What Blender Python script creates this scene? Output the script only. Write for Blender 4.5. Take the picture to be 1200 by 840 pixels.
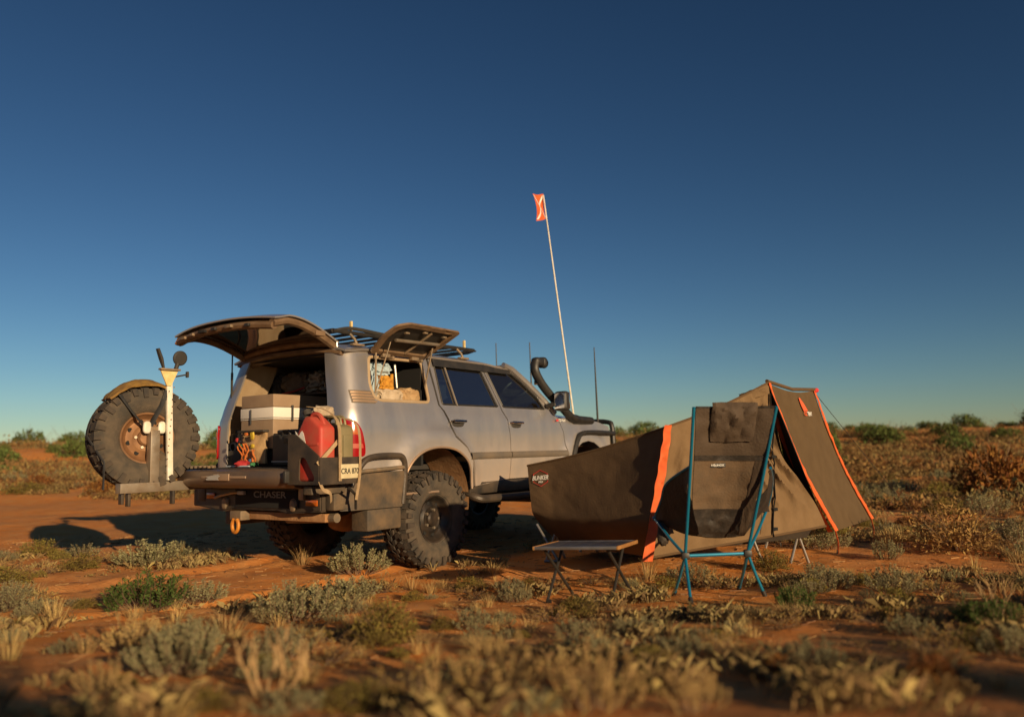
import bpy, bmesh, math, random
import numpy as np
from math import sin, cos, pi, radians, sqrt, atan2
from mathutils import Vector, Matrix, noise
from mathutils.geometry import delaunay_2d_cdt

for o in list(bpy.data.objects): bpy.data.objects.remove(o)
scene = bpy.context.scene
COL = scene.collection
# ------------------------------------------------------------------ camera
PITCH, ROLL = radians(6.6), radians(-1.3)
CAM = Vector((0, 0, 1.06)); FPX = 930.0
cam_d = bpy.data.cameras.new('camera'); cam = bpy.data.objects.new('camera', cam_d); COL.objects.link(cam)
cam_d.sensor_width = 36.0; cam_d.lens = 36.0 * FPX / 1200.0
cam_d.clip_start = 0.05; cam_d.clip_end = 6000
CR = Matrix.Rotation(pi/2 + PITCH, 3, 'X') @ Matrix.Rotation(ROLL, 3, 'Z')
cam.matrix_world = Matrix.Translation(CAM) @ CR.to_4x4()
cam_d.dof.use_dof = True; cam_d.dof.focus_distance = 6.9; cam_d.dof.aperture_fstop = 1.05
scene.camera = cam
# ------------------------------------------------------------------ light
SUN_EL, SUN_AZ = radians(13.0), radians(35.0)      # travels forward and to the left
travel = Vector((-sin(SUN_AZ)*cos(SUN_EL), cos(SUN_AZ)*cos(SUN_EL), -sin(SUN_EL)))
sun_d = bpy.data.lights.new('sun', 'SUN'); sun = bpy.data.objects.new('sun', sun_d); COL.objects.link(sun)
sun_d.energy = 5.0; sun_d.angle = radians(0.55); sun_d.color = (1.0, 0.73, 0.43)
sun.rotation_euler = travel.to_track_quat('-Z', 'Y').to_euler()
sun.location = (6, -9, 12)
world = bpy.data.worlds.new('World'); scene.world = world; world.use_nodes = True
wn = world.node_tree.nodes; wl = world.node_tree.links
bg = wn['Background']; sky = wn.new('ShaderNodeTexSky'); sky.sky_type = 'NISHITA'; sky.sun_disc = False
sky.sun_elevation = SUN_EL
sky.sun_rotation = atan2(-travel.x, -travel.y)      # direction towards the sun, clockwise from +Y
sky.altitude = 1300; sky.air_density = 1.0; sky.dust_density = 0.3; sky.ozone_density = 2.2
bg.inputs['Strength'].default_value = 0.05
gam = wn.new('ShaderNodeGamma'); gam.inputs[1].default_value = 1.42
hsv = wn.new('ShaderNodeHueSaturation'); hsv.inputs['Saturation'].default_value = 1.03; hsv.inputs['Value'].default_value = .47; hsv.inputs['Hue'].default_value = .496
wl.new(sky.outputs[0], gam.inputs[0]); wl.new(gam.outputs[0], hsv.inputs['Color']); wl.new(hsv.outputs[0], bg.inputs[0])
vs = scene.view_settings; vs.view_transform = 'Standard'; vs.look = 'None'; vs.gamma = 1; vs.use_curve_mapping = False
vs.exposure = 0.15
scene.render.engine = 'CYCLES'
scene.cycles.use_denoising = True
scene.cycles.max_bounces = 8; scene.cycles.transparent_max_bounces = 16

# ------------------------------------------------------------------ materials
MATS = {}
def mat(name, col, rough=0.6, metal=0.0, col2=None, nscale=6.0, bump=0.0, bscale=40.0, coords='Object', spec=0.5,
        island=0.0, objrand=0.0, trans=0.0, coat=0.0, detail=6, lo=.35, hi=.65, sheen=0.0):
    m = bpy.data.materials.new(name); m.use_nodes = True; nt = m.node_tree; N = nt.nodes; L = nt.links
    b = N['Principled BSDF']; b.inputs['Roughness'].default_value = rough; b.inputs['Metallic'].default_value = metal
    b.inputs['Specular IOR Level'].default_value = spec; b.inputs['Coat Weight'].default_value = coat
    b.inputs['Sheen Weight'].default_value = sheen
    b.inputs['Base Color'].default_value = (*col, 1)
    tc = N.new('ShaderNodeTexCoord'); src = None
    if col2 is not None:
        n = N.new('ShaderNodeTexNoise'); n.inputs['Scale'].default_value = nscale; n.inputs['Detail'].default_value = detail
        L.new(tc.outputs[coords], n.inputs['Vector'])
        r = N.new('ShaderNodeMapRange'); r.inputs[1].default_value = lo; r.inputs[2].default_value = hi
        L.new(n.outputs['Fac'], r.inputs[0])
        mx = N.new('ShaderNodeMix'); mx.data_type = 'RGBA'; mx.inputs[6].default_value = (*col, 1); mx.inputs[7].default_value = (*col2, 1)
        L.new(r.outputs[0], mx.inputs[0]); src = mx.outputs[2]
        rr = N.new('ShaderNodeMapRange'); rr.inputs[3].default_value = max(0, rough-.08); rr.inputs[4].default_value = min(1, rough+.1)
        L.new(n.outputs['Fac'], rr.inputs[0]); L.new(rr.outputs[0], b.inputs['Roughness'])
    for kind, amt in (('i', island), ('o', objrand)):
        if amt:
            if kind == 'i': g = N.new('ShaderNodeNewGeometry').outputs['Random Per Island']
            else: g = N.new('ShaderNodeObjectInfo').outputs['Random']
            r = N.new('ShaderNodeMapRange'); r.inputs[3].default_value = 1-amt; r.inputs[4].default_value = 1+amt; L.new(g, r.inputs[0])
            h = N.new('ShaderNodeHueSaturation'); L.new(r.outputs[0], h.inputs['Value'])
            r2 = N.new('ShaderNodeMapRange'); r2.inputs[3].default_value = .5-amt*.04; r2.inputs[4].default_value = .5+amt*.04; L.new(g, r2.inputs[0]); L.new(r2.outputs[0], h.inputs['Hue'])
            if src is None: h.inputs['Color'].default_value = (*col, 1)
            else: L.new(src, h.inputs['Color'])
            src = h.outputs[0]
    if src is not None: L.new(src, b.inputs['Base Color'])
    if bump:
        n2 = N.new('ShaderNodeTexNoise'); n2.inputs['Scale'].default_value = bscale; n2.inputs['Detail'].default_value = 8
        L.new(tc.outputs[coords], n2.inputs['Vector'])
        bp = N.new('ShaderNodeBump'); bp.inputs['Strength'].default_value = bump; bp.inputs['Distance'].default_value = 0.02
        L.new(n2.outputs['Fac'], bp.inputs['Height']); L.new(bp.outputs[0], b.inputs['Normal'])
    if trans:
        t = N.new('ShaderNodeBsdfTranslucent'); mxs = N.new('ShaderNodeMixShader'); mxs.inputs[0].default_value = trans
        if src is not None: L.new(src, t.inputs['Color'])
        else: t.inputs['Color'].default_value = (*col, 1)
        L.new(b.outputs[0], mxs.inputs[1]); L.new(t.outputs[0], mxs.inputs[2]); L.new(mxs.outputs[0], N['Material Output'].inputs['Surface'])
    MATS[name] = m; return m
M = MATS
# car
mat('paint_dusty', (.34, .26, .20), .5, .35, (.40, .26, .16), 3, detail=9)
mat('inner_paint', (.24, .155, .088), .5, .2, (.15, .092, .052), 9)
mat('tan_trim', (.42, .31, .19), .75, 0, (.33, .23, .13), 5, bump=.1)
mat('moulding', (.11, .095, .08), .6, 0, (.17, .13, .09), 4)
mat('black_plastic', (.018, .017, .016), .5, 0, (.03, .026, .022), 12)
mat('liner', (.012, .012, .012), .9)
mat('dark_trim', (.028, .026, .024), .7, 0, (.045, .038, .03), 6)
mat('bumper_black', (.030, .027, .024), .45, .1, (.085, .062, .042), 5, bump=.12, bscale=60, detail=10)
mat('bumper_dusty', (.06, .05, .038), .7, 0, (.15, .10, .055), 6, bump=.2, bscale=50, detail=10)
mat('red_dirt', (.40, .22, .10), .95, 0, (.30, .15, .06), 9, bump=.3, bscale=40)
mat('rubber', (.030, .026, .022), .85, 0, (.075, .055, .038), 9, bump=.25, bscale=70)
mat('rubber_dusty', (.050, .043, .034), .9, 0, (.105, .080, .055), 10, bump=.3, bscale=60)
mat('rim_black', (.02, .018, .016), .4, .3, (.07, .05, .035), 8)
mat('rim_rust', (.30, .155, .07), .6, .3, (.17, .085, .04), 8)
mat('steel', (.42, .36, .28), .45, .7, (.30, .23, .16), 10)
mat('dull_steel', (.20, .16, .11), .6, .4, (.30, .21, .13), 12)
mat('chrome', (.75, .75, .75), .12, 1.0)
mat('silver_leg', (.5, .48, .45), .3, .9)
mat('white_paint', (.80, .77, .68), .5, 0, (.66, .60, .46), 14)
mat('cream_yellow', (.75, .62, .30), .55, 0, (.62, .45, .18), 20)
mat('red_lens', (.30, .006, .008), .15, 0, coat=.6)
mat('amber_lens', (.45, .10, .012), .15, 0, coat=.6)
mat('red_plastic', (.50, .045, .030), .58, 0, (.40, .085, .05), 9, bump=.08, bscale=20, detail=10)
mat('olive_can', (.20, .17, .085), .55, .1, (.25, .20, .10), 9)
mat('strap', (.42, .30, .17), .9, 0, (.34, .23, .12), 30)
mat('plate', (.62, .54, .34), .5, 0, (.54, .45, .27), 12)
mat('print_black', (.02, .02, .02), .6)
mat('print_white', (.80, .78, .72), .6)
mat('print_grey', (.40, .39, .37), .5)
mat('print_orange', (.75, .12, .04), .7)
mat('print_red', (.6, .04, .04), .6)
mat('rust_orange', (.60, .24, .03), .6, .2, (.45, .16, .02), 20)
mat('fridge_tan', (.33, .23, .145), .6, 0, (.29, .195, .12), 8)
mat('fridge_white', (.78, .72, .64), .5)
mat('dark_grey_box', (.035, .036, .04), .5, 0, (.05, .048, .045), 8)
mat('camo', (.12, .10, .075), .95, 0, (.30, .27, .22), 16, bump=.4, bscale=25, lo=.45, hi=.55)
mat('brown_bag', (.13, .10, .075), .95, 0, (.085, .062, .045), 12, bump=.4, bscale=30)
mat('black_bag', (.015, .015, .016), .8, 0, (.035, .035, .036), 9, bump=.5, bscale=14)
mat('tan_cloth', (.45, .30, .15), .9, 0, (.36, .22, .10), 12, bump=.4, bscale=22)
mat('sand_cloth', (.52, .42, .30), .9, 0, (.42, .32, .21), 12, bump=.4, bscale=22)
mat('blue_cloth', (.42, .52, .56), .9, 0, (.33, .42, .46), 14, bump=.5, bscale=16)
mat('gold_cloth', (.55, .27, .03), .9, 0, (.45, .19, .02), 14, bump=.4, bscale=25)
mat('canvas_yellow', (.30, .17, .035), .9, 0, (.18, .10, .03), 14, bump=.4, bscale=25)
mat('pure_red', (.42, .025, .03), .8, 0, (.32, .02, .02), 30); mat('pure_yellow', (.55, .40, .03), .7, 0, (.45, .30, .03), 30); mat('pure_orange', (.55, .15, .025), .8, 0, (.42, .11, .02), 30)
mat('pure_green', (.05, .20, .08), .8); mat('pure_blue', (.04, .12, .25), .8); mat('pale_blue', (.45, .52, .60), .5)
mat('flag', (.95, .17, .04), .7, trans=.35)
# camp
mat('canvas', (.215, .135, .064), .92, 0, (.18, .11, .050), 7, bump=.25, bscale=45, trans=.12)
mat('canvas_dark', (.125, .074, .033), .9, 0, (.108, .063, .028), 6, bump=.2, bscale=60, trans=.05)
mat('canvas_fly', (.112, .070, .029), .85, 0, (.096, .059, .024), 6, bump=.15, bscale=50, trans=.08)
mat('tub', (.035, .028, .021), .85, 0, (.05, .038, .026), 9, bump=.2)
mat('orange_band', (.85, .17, .035), .7, 0, (.78, .13, .03), 16, trans=.15, bump=.1, bscale=30)
mat('chair_blue', (.010, .20, .34), .3, .35, coat=.3)
mat('chair_cloth', (.070, .045, .026), .8, 0, (.057, .036, .021), 10, bump=.25, bscale=70)
mat('chair_cloth2', (.135, .083, .043), .85, 0, (.105, .07, .04), 10, bump=.25, bscale=70)
mat('chair_mesh', (.020, .016, .013), .6, 0, (.04, .03, .022), 16, bump=.3, bscale=40)
mat('alu', (.38, .37, .36), .42, .8, (.28, .26, .23), 14)
mat('table_wood', (.36, .18, .06), .5, 0, (.28, .13, .04), 14)
mat('table_top', (.10, .10, .115), .4, .5, (.07, .07, .08), 18)
mat('leg_dark', (.05, .045, .04), .45, .5)
# plants
mat('leaf_grey', (.290, .265, .140), .85, island=.35, objrand=.18, trans=.25, spec=.2)
mat('leaf_green', (.085, .125, .030), .8, island=.35, objrand=.2, trans=.25, spec=.2)
mat('leaf_olive', (.215, .165, .042), .85, island=.35, objrand=.25, trans=.25, spec=.2)
mat('leaf_gold', (.40, .25, .085), .9, island=.35, objrand=.2, trans=.25, spec=.2)
mat('leaf_rust', (.25, .105, .028), .9, island=.4, objrand=.2, trans=.2, spec=.2)
mat('straw', (.50, .34, .14), .9, island=.35, objrand=.15, trans=.25, spec=.2)
mat('tree_leaf', (.105, .135, .035), .85, island=.4, objrand=.25, trans=.2, spec=.2)
mat('twig', (.16, .10, .06), .95, island=.3)
mat('dead_wood', (.46, .30, .14), .9, 0, (.34, .21, .09), 20)
mat('cover_mix', (.19, .155, .065), .9, island=.5, trans=.2, spec=.2, col2=(.25, .125, .045), nscale=.25, coords='Object')
mat('herb', (.235, .185, .085), .9, island=.55, trans=.2, spec=.15, col2=(.30, .20, .085), nscale=.6)
mat('gate_paint', (.15, .115, .10), .42, .5, (.20, .14, .10), 5)
mat('litter', (.28, .15, .07), .95, island=.5)

def glass(name, tint, rough=.03, film=.3):
    m = bpy.data.materials.new(name); m.use_nodes = True; N = m.node_tree.nodes; L = m.node_tree.links; N.clear()
    out = N.new('ShaderNodeOutputMaterial'); t = N.new('ShaderNodeBsdfTransparent'); t.inputs[0].default_value = (*tint, 1)
    g = N.new('ShaderNodeBsdfGlossy'); g.inputs['Roughness'].default_value = rough; f = N.new('ShaderNodeFresnel'); f.inputs[0].default_value = 1.6
    mr = N.new('ShaderNodeMapRange'); mr.inputs[3].default_value = film; L.new(f.outputs[0], mr.inputs[0])
    mx = N.new('ShaderNodeMixShader'); L.new(mr.outputs[0], mx.inputs[0]); L.new(t.outputs[0], mx.inputs[1]); L.new(g.outputs[0], mx.inputs[2])
    d = N.new('ShaderNodeBsdfDiffuse'); d.inputs[0].default_value = (.25, .2, .15, 1); m2 = N.new('ShaderNodeMixShader'); m2.inputs[0].default_value = .025
    L.new(mx.outputs[0], m2.inputs[1]); L.new(d.outputs[0], m2.inputs[2]); L.new(m2.outputs[0], out.inputs[0]); MATS[name] = m
glass('tint_glass', (.14, .22, .30), film=.48); glass('clear_glass', (.66, .82, .86), film=.2)

def sand_material():
    m = bpy.data.materials.new('red_sand'); m.use_nodes = True; N = m.node_tree.nodes; L = m.node_tree.links; b = N['Principled BSDF']
    b.inputs['Roughness'].default_value = .95; b.inputs['Specular IOR Level'].default_value = .1
    tc = N.new('ShaderNodeTexCoord')
    def ns(s, d=6, r=.55):
        n = N.new('ShaderNodeTexNoise'); n.inputs['Scale'].default_value = s; n.inputs['Detail'].default_value = d; n.inputs['Roughness'].default_value = r
        L.new(tc.outputs['Object'], n.inputs['Vector']); return n
    def mixc(f, a, c):
        x = N.new('ShaderNodeMix'); x.data_type = 'RGBA'
        for i, v in ((6, a), (7, c)):
            if isinstance(v, tuple): x.inputs[i].default_value = (*v, 1)
            else: L.new(v, x.inputs[i])
        L.new(f, x.inputs[0]); return x.outputs[2]
    def rng(o, a, c):
        r = N.new('ShaderNodeMapRange'); r.inputs[1].default_value = a; r.inputs[2].default_value = c; L.new(o, r.inputs[0]); return r.outputs[0]
    big, mid, fine = ns(.35, 5), ns(3.2, 8, .65), ns(38, 6, .7)
    c = mixc(rng(big.outputs[0], .35, .65), (.84, .285, .048), (.58, .245, .085))
    c = mixc(rng(mid.outputs[0], .42, .72), c, (.72, .36, .13))
    c = mixc(rng(fine.outputs[0], .58, .80), c, (.36, .14, .05))
    L.new(c, b.inputs['Base Color'])
    add = N.new('ShaderNodeMath'); add.operation = 'MULTIPLY_ADD'; add.inputs[1].default_value = .35; L.new(fine.outputs[0], add.inputs[0]); L.new(mid.outputs[0], add.inputs[2])
    bp = N.new('ShaderNodeBump'); bp.inputs['Strength'].default_value = .6; bp.inputs['Distance'].default_value = .05; L.new(add.outputs[0], bp.inputs['Height']); L.new(bp.outputs[0], b.inputs['Normal'])
    MATS['red_sand'] = m
sand_material()
def paint_material():
    m = bpy.data.materials.new('paint'); m.use_nodes = True; N = m.node_tree.nodes; L = m.node_tree.links; b = N['Principled BSDF']
    tc = N.new('ShaderNodeTexCoord'); sp_ = N.new('ShaderNodeSeparateXYZ'); L.new(tc.outputs['Object'], sp_.inputs[0])
    def ns(scale, vec=(1, 1, 1), d=8):
        mp = N.new('ShaderNodeMapping'); mp.inputs['Scale'].default_value = vec; L.new(tc.outputs['Object'], mp.inputs[0])
        n = N.new('ShaderNodeTexNoise'); n.inputs['Scale'].default_value = scale; n.inputs['Detail'].default_value = d; n.inputs['Roughness'].default_value = .65; L.new(mp.outputs[0], n.inputs['Vector']); return n.outputs[0]
    def rng(o, a, c, lo=0, hi=1):
        r = N.new('ShaderNodeMapRange'); r.inputs[1].default_value = a; r.inputs[2].default_value = c; r.inputs[3].default_value = lo; r.inputs[4].default_value = hi; L.new(o, r.inputs[0]); return r.outputs[0]
    def mth(op, a, c):
        q = N.new('ShaderNodeMath'); q.operation = op; q.use_clamp = True
        for i, v in enumerate((a, c)):
            if isinstance(v, (int, float)): q.inputs[i].default_value = v
            else: L.new(v, q.inputs[i])
        return q.outputs[0]
    patch = ns(2.4); streak = ns(5, (1.0, 1.0, .18)); fine = ns(60)
    low = rng(sp_.outputs[2], 1.30, .78, 0, 1)  # browner low down: the sand's orange reflection put into the colour, plus dust
    d = mth('ADD', mth('MULTIPLY', low, rng(patch, .3, .65, .25, .75)), mth('MULTIPLY', rng(streak, .40, .85), .16))
    d = mth('ADD', d, mth('MULTIPLY', rng(fine, .55, .80), .06))
    mx = N.new('ShaderNodeMix'); mx.data_type = 'RGBA'; mx.inputs[6].default_value = (.575, .54, .51, 1); mx.inputs[7].default_value = (.37, .26, .175, 1); L.new(d, mx.inputs[0]); L.new(mx.outputs[2], b.inputs['Base Color'])
    L.new(rng(d, 0, 1, .80, .05), b.inputs['Metallic']); L.new(rng(d, 0, 1, .36, .75), b.inputs['Roughness'])
    b.inputs['Coat Weight'].default_value = .5; b.inputs['Coat Roughness'].default_value = .06; L.new(rng(d, 0, .7, .5, 0), b.inputs['Coat Weight'])
    bp = N.new('ShaderNodeBump'); bp.inputs['Strength'].default_value = .03; bp.inputs['Distance'].default_value = .02; L.new(ns(3.0), bp.inputs['Height']); L.new(bp.outputs[0], b.inputs['Normal'])
    MATS['paint'] = m
paint_material()

# ------------------------------------------------------------------ helpers
def V(*a): return Vector(a)
def ray(px, py): return CR @ Vector(((px-600)/FPX, -(py-420)/FPX, -1.0))
def dep(px, py, Y): d = ray(px, py); return CAM + d*(Y/d.y)      # the point seen at a pixel, Y metres ahead
def smooth(a, b, x): t = min(1, max(0, (x-a)/(b-a))); return t*t*(3-2*t)
def gz(x, y):
    t = max(0.0, min(1.35, (6.5-y)/5.2)); z = .55*t**1.5
    r = sqrt(x*x+y*y)
    cx, cy = x-5.9, y+5.2; dd = cx*.618-cy*.786; ee = cx*.786+cy*.618
    if dd > -7 and ee > -4:      # unseen low dune added behind the camera to shade the near sand
        z += (1.12*math.exp(-(dd/2.3)**2) if dd < 0 else 1.12*math.exp(-(dd/7)**2))*smooth(-3.8, 0.2, ee)*smooth(30, 14, ee)*(1+.10*noise.noise((ee*.9, dd*.5, 3)))
    near = smooth(3, 9, r)
    z += .05*noise.noise((x*.33, y*.33, 1.3)) * (1 - .9*math.exp(-((x+.2)**2+(y-8.5)**2)/10)) + .022*noise.noise((x*1.3, y*1.3, 4.2)) + .014*noise.noise((x*3.7, y*3.7, 7.7))
    if 4 < r < 17 and x < 0:
        dx, dy = x+1.55, y-8.24; lx = dx*.5764+dy*.8171; ly = -dx*.8171+dy*.5764
        for q in (-.845, .845):
            e = abs(ly-q-.06*sin(lx*.7))
            if lx < .2 and e < .32: z += (-.028*(1-smooth(.10, .19, e))+.015*math.exp(-((e-.22)/.05)**2)+.007*sin(lx*52)*(e < .13))*smooth(.2, -.5, lx)*smooth(-5.5, -3, lx)
    if r > 16:
        f = smooth(18, 95, r)
        z += f*2.15 + smooth(16, 45, r)*(.50*noise.noise((x*.045, y*.045, 9.1)) + .30*noise.noise((x*.12, y*.12, 3.1)))
        z += smooth(150, 900, r)*(-1.2)
    return z
def gnd(px, py):
    d = ray(px, py); t = .6
    while t < 400:
        P = CAM + d*t
        if P.z < gz(P.x, P.y): return P
        t += max(.015, t*.004)
    return CAM + d*t

def link(o, parent=None):
    COL.objects.link(o)
    if parent: o.parent = parent
    return o
def mk(name, bm, m, parent=None, sharp=32, origin=None, smoothf=True, kind=None):
    if origin is not None: bmesh.ops.translate(bm, verts=bm.verts, vec=-Vector(origin))
    me = bpy.data.meshes.new(name)
    bm.normal_update(); bm.to_mesh(me); bm.free()
    if smoothf:
        me.shade_smooth() if hasattr(me, 'shade_smooth') else None
        me.set_sharp_from_angle(angle=radians(sharp))
    for x in (m if isinstance(m, (list, tuple)) else [m]): me.materials.append(MATS[x])
    o = bpy.data.objects.new(name, me); link(o, parent)
    if kind: o['kind'] = kind
    if origin is not None and parent is None: o.location = origin
    return o
def tag(o, label, cat, group=None):
    o['label'] = label; o['category'] = cat
    if group: o['group'] = group
    return o
def thing(name, label, cat, loc=(0, 0, 0), rz=0.0, group=None):
    o = bpy.data.objects.new(name, None); COL.objects.link(o); o.empty_display_size = .1
    o.location = loc; o.rotation_euler = (0, 0, rz); return tag(o, label, cat, group)
def B(): return bmesh.new()
def bx(bm, c, s, bev=0.0, rot=None, seg=2):
    mt = Matrix.Translation(c)
    if rot is not None: mt = mt @ (rot if isinstance(rot, Matrix) else Matrix.Rotation(rot, 4, 'Z'))
    r = bmesh.ops.create_cube(bm, size=1, matrix=mt @ Matrix.Diagonal((*s, 1)))
    if bev: 
        es = list({e for v in r['verts'] for e in v.link_edges})
        bmesh.ops.bevel(bm, geom=es, offset=min(bev, min(s)*.45), segments=seg, profile=.6, affect='EDGES')
    return bm
def tube(bm, pts, r, n=8, cap=True, flat=None):
    pts = [Vector(p) for p in pts]; rs = r if isinstance(r, (list, tuple)) else [r]*len(pts)
    rings = []; up = None
    for i, p in enumerate(pts):
        d = (pts[min(i+1, len(pts)-1)] - pts[max(i-1, 0)])
        if d.length < 1e-9: d = Vector((0, 0, 1))
        d.normalize()
        if up is None:
            up = Vector((0, 0, 1)) if abs(d.z) < .9 else Vector((1, 0, 0))
        s = d.cross(up).normalized(); up = s.cross(d).normalized()
        rings.append([bm.verts.new(p + (s*cos(a)*rs[i] + up*sin(a)*rs[i]*(flat or 1))) for a in [2*pi*k/n for k in range(n)]])
    for a, b in zip(rings, rings[1:]):
        for k in range(n): bm.faces.new((a[k], a[(k+1) % n], b[(k+1) % n], b[k]))
    if cap and n > 2:
        bm.faces.new(rings[0][::-1]); bm.faces.new(rings[-1])
    return bm
def bez(pts, n=8):
    """Catmull-Rom through the points"""
    P = [Vector(p) for p in pts]; out = []
    for i in range(len(P)-1):
        p0 = P[max(i-1, 0)]; p1 = P[i]; p2 = P[i+1]; p3 = P[min(i+2, len(P)-1)]
        for k in range(n):
            t = k/n; out.append(.5*((2*p1)+(p2-p0)*t+(2*p0-5*p1+4*p2-p3)*t*t+(3*p1-p0-3*p2+p3)*t**3))
    out.append(P[-1]); return out
def lathe(bm, prof, n=32, mt=None, close=False):
    """profile (radius, height) turned round local Z"""
    rings = []
    for r, h in prof: rings.append([bm.verts.new(((r*cos(2*pi*k/n)), (r*sin(2*pi*k/n)), h)) for k in range(n)])
    prs = list(zip(rings, rings[1:])) + ([(rings[-1], rings[0])] if close else [])
    for a, b in prs:
        for k in range(n): bm.faces.new((a[k], a[(k+1) % n], b[(k+1) % n], b[k]))
    if mt is not None: bmesh.ops.transform(bm, matrix=mt, verts=[v for r in rings for v in r])
    return bm
def grid(bm, fn, nu, nv):
    vs_ = [[bm.verts.new(fn(i/nu, j/nv)) for j in range(nv+1)] for i in range(nu+1)]
    for i in range(nu):
        for j in range(nv): bm.faces.new((vs_[i][j], vs_[i+1][j], vs_[i+1][j+1], vs_[i][j+1]))
    return bm
def thick(bm, t):
    """give an open sheet a thickness along its vertex normals"""
    bmesh.ops.recalc_face_normals(bm, faces=bm.faces); bm.normal_update()
    fs = list(bm.faces); vs_ = list(bm.verts); bd = [(e.verts[0], e.verts[1], e.link_faces[0]) for e in bm.edges if len(e.link_faces) == 1]
    mp = {v: bm.verts.new(v.co - v.normal*t) for v in vs_ if v.link_faces}
    for f in fs: bm.faces.new([mp[v] for v in f.verts][::-1])
    for v0, v1, f in bd:
        l = [v for v in f.verts]; i = l.index(v0)
        if l[(i+1) % len(l)] is not v1: v0, v1 = v1, v0
        bm.faces.new((v1, v0, mp[v0], mp[v1]))
    return bm
def pip(x, y, poly):
    c = False; n = len(poly); j = n-1
    for i in range(n):
        xi, yi = poly[i]; xj, yj = poly[j]
        if (yi > y) != (yj > y) and x < (xj-xi)*(y-yi)/(yj-yi)+xi: c = not c
        j = i
    return c
def resample(poly, step):
    out = []
    for i in range(len(poly)):
        a, b = poly[i], poly[(i+1) % len(poly)]; d = math.dist(a, b); k = max(1, int(d/step))
        out += [(a[0]+(b[0]-a[0])*t/k, a[1]+(b[1]-a[1])*t/k) for t in range(k)]
    return out
def roundpoly(poly, r=.03, n=4, skip=()):
    out = []
    for i, p in enumerate(poly):
        a = Vector(poly[i-1]); b = Vector(p); c = Vector(poly[(i+1) % len(poly)])
        if i in skip: out.append(tuple(b)); continue
        rr = min(r, (a-b).length*.45, (c-b).length*.45)
        p0 = b+(a-b).normalized()*rr; p2 = b+(c-b).normalized()*rr
        for k in range(n+1):
            t = k/n; out.append(tuple((1-t)**2*p0+2*t*(1-t)*b+t*t*p2))
    return out
def panel(bm, outline, holes, S, step=.06, th=.018):
    """a sheet cut to an outline with holes in (u, z), bent on to S(u, z) and given thickness"""
    pts = []; edges = []
    for poly in [outline]+holes:
        rp = resample(poly, step); s = len(pts); pts += rp; edges += [(s+i, s+(i+1) % len(rp)) for i in range(len(rp))]
    xs = [p[0] for p in outline]; zs = [p[1] for p in outline]
    nb = np.array(pts)
    u = min(xs)+step*.5
    while u < max(xs):
        z = min(zs)+step*.5
        while z < max(zs):
            if pip(u, z, outline) and not any(pip(u, z, h) for h in holes) and np.min(np.hypot(nb[:, 0]-u, nb[:, 1]-z)) > step*.45: pts.append((u, z))
            z += step
        u += step
    vo, _, fo, *_r = delaunay_2d_cdt([Vector(p) for p in pts], edges, [], 0, 1e-6)
    vs_ = [bm.verts.new(S(p[0], p[1])) for p in vo]
    for f in fo:
        cx = sum(vo[i][0] for i in f)/len(f); cz = sum(vo[i][1] for i in f)/len(f)
        if pip(cx, cz, outline) and not any(pip(cx, cz, h) for h in holes):
            try: bm.faces.new([vs_[i] for i in f])
            except ValueError: pass
    bmesh.ops.delete(bm, geom=[v for v in bm.verts if not v.link_faces], context='VERTS')
    if th: thick(bm, th)
    return bm
def text_mesh(name, body, size, m, parent, mt, ext=.0015, sx=1.0, bold=0.0):
    cu = bpy.data.curves.new(name, 'FONT'); cu.body = body; cu.size = size; cu.extrude = ext; cu.align_x = 'CENTER'; cu.align_y = 'CENTER'; cu.offset = bold
    t = bpy.data.objects.new('tmp', cu); COL.objects.link(t)
    dg = bpy.context.evaluated_depsgraph_get(); me = bpy.data.meshes.new_from_object(t.evaluated_get(dg))
    bpy.data.objects.remove(t)
    me.transform(mt @ Matrix.Diagonal((sx, 1, 1, 1))); me.name = name; me.materials.clear(); me.materials.append(MATS[m])
    o = bpy.data.objects.new(name, me); return link(o, parent)
def frame_mt(o, right, up):
    r = Vector(right).normalized(); u = Vector(up).normalized(); n = r.cross(u).normalized(); u = n.cross(r)
    return Matrix(((r.x, u.x, n.x, o[0]), (r.y, u.y, n.y, o[1]), (r.z, u.z, n.z, o[2]), (0, 0, 0, 1)))
def blob(bm, c, s, seed=0, amp=.18, freq=3.0, sub=3, rot=None, flatz=None):
    r = bmesh.ops.create_icosphere(bm, subdivisions=sub, radius=1)
    for v in r['verts']:
        n = v.co.normalized(); d = 1+amp*noise.noise(n*freq+Vector((seed*7.3, seed*1.7, 0)))+amp*.5*noise.noise(n*freq*2.6+Vector((seed, 3, 1)))
        q = Vector((abs(n.x)**.7*(1 if n.x > 0 else -1), abs(n.y)**.7*(1 if n.y > 0 else -1), abs(n.z)**.7*(1 if n.z > 0 else -1)))*d
        q = Vector((q.x*s[0], q.y*s[1], q.z*s[2]))
        if flatz is not None: q.z = max(q.z, -flatz)
        if rot: q = rot @ q
        v.co = q + Vector(c)
    return bm

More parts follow.
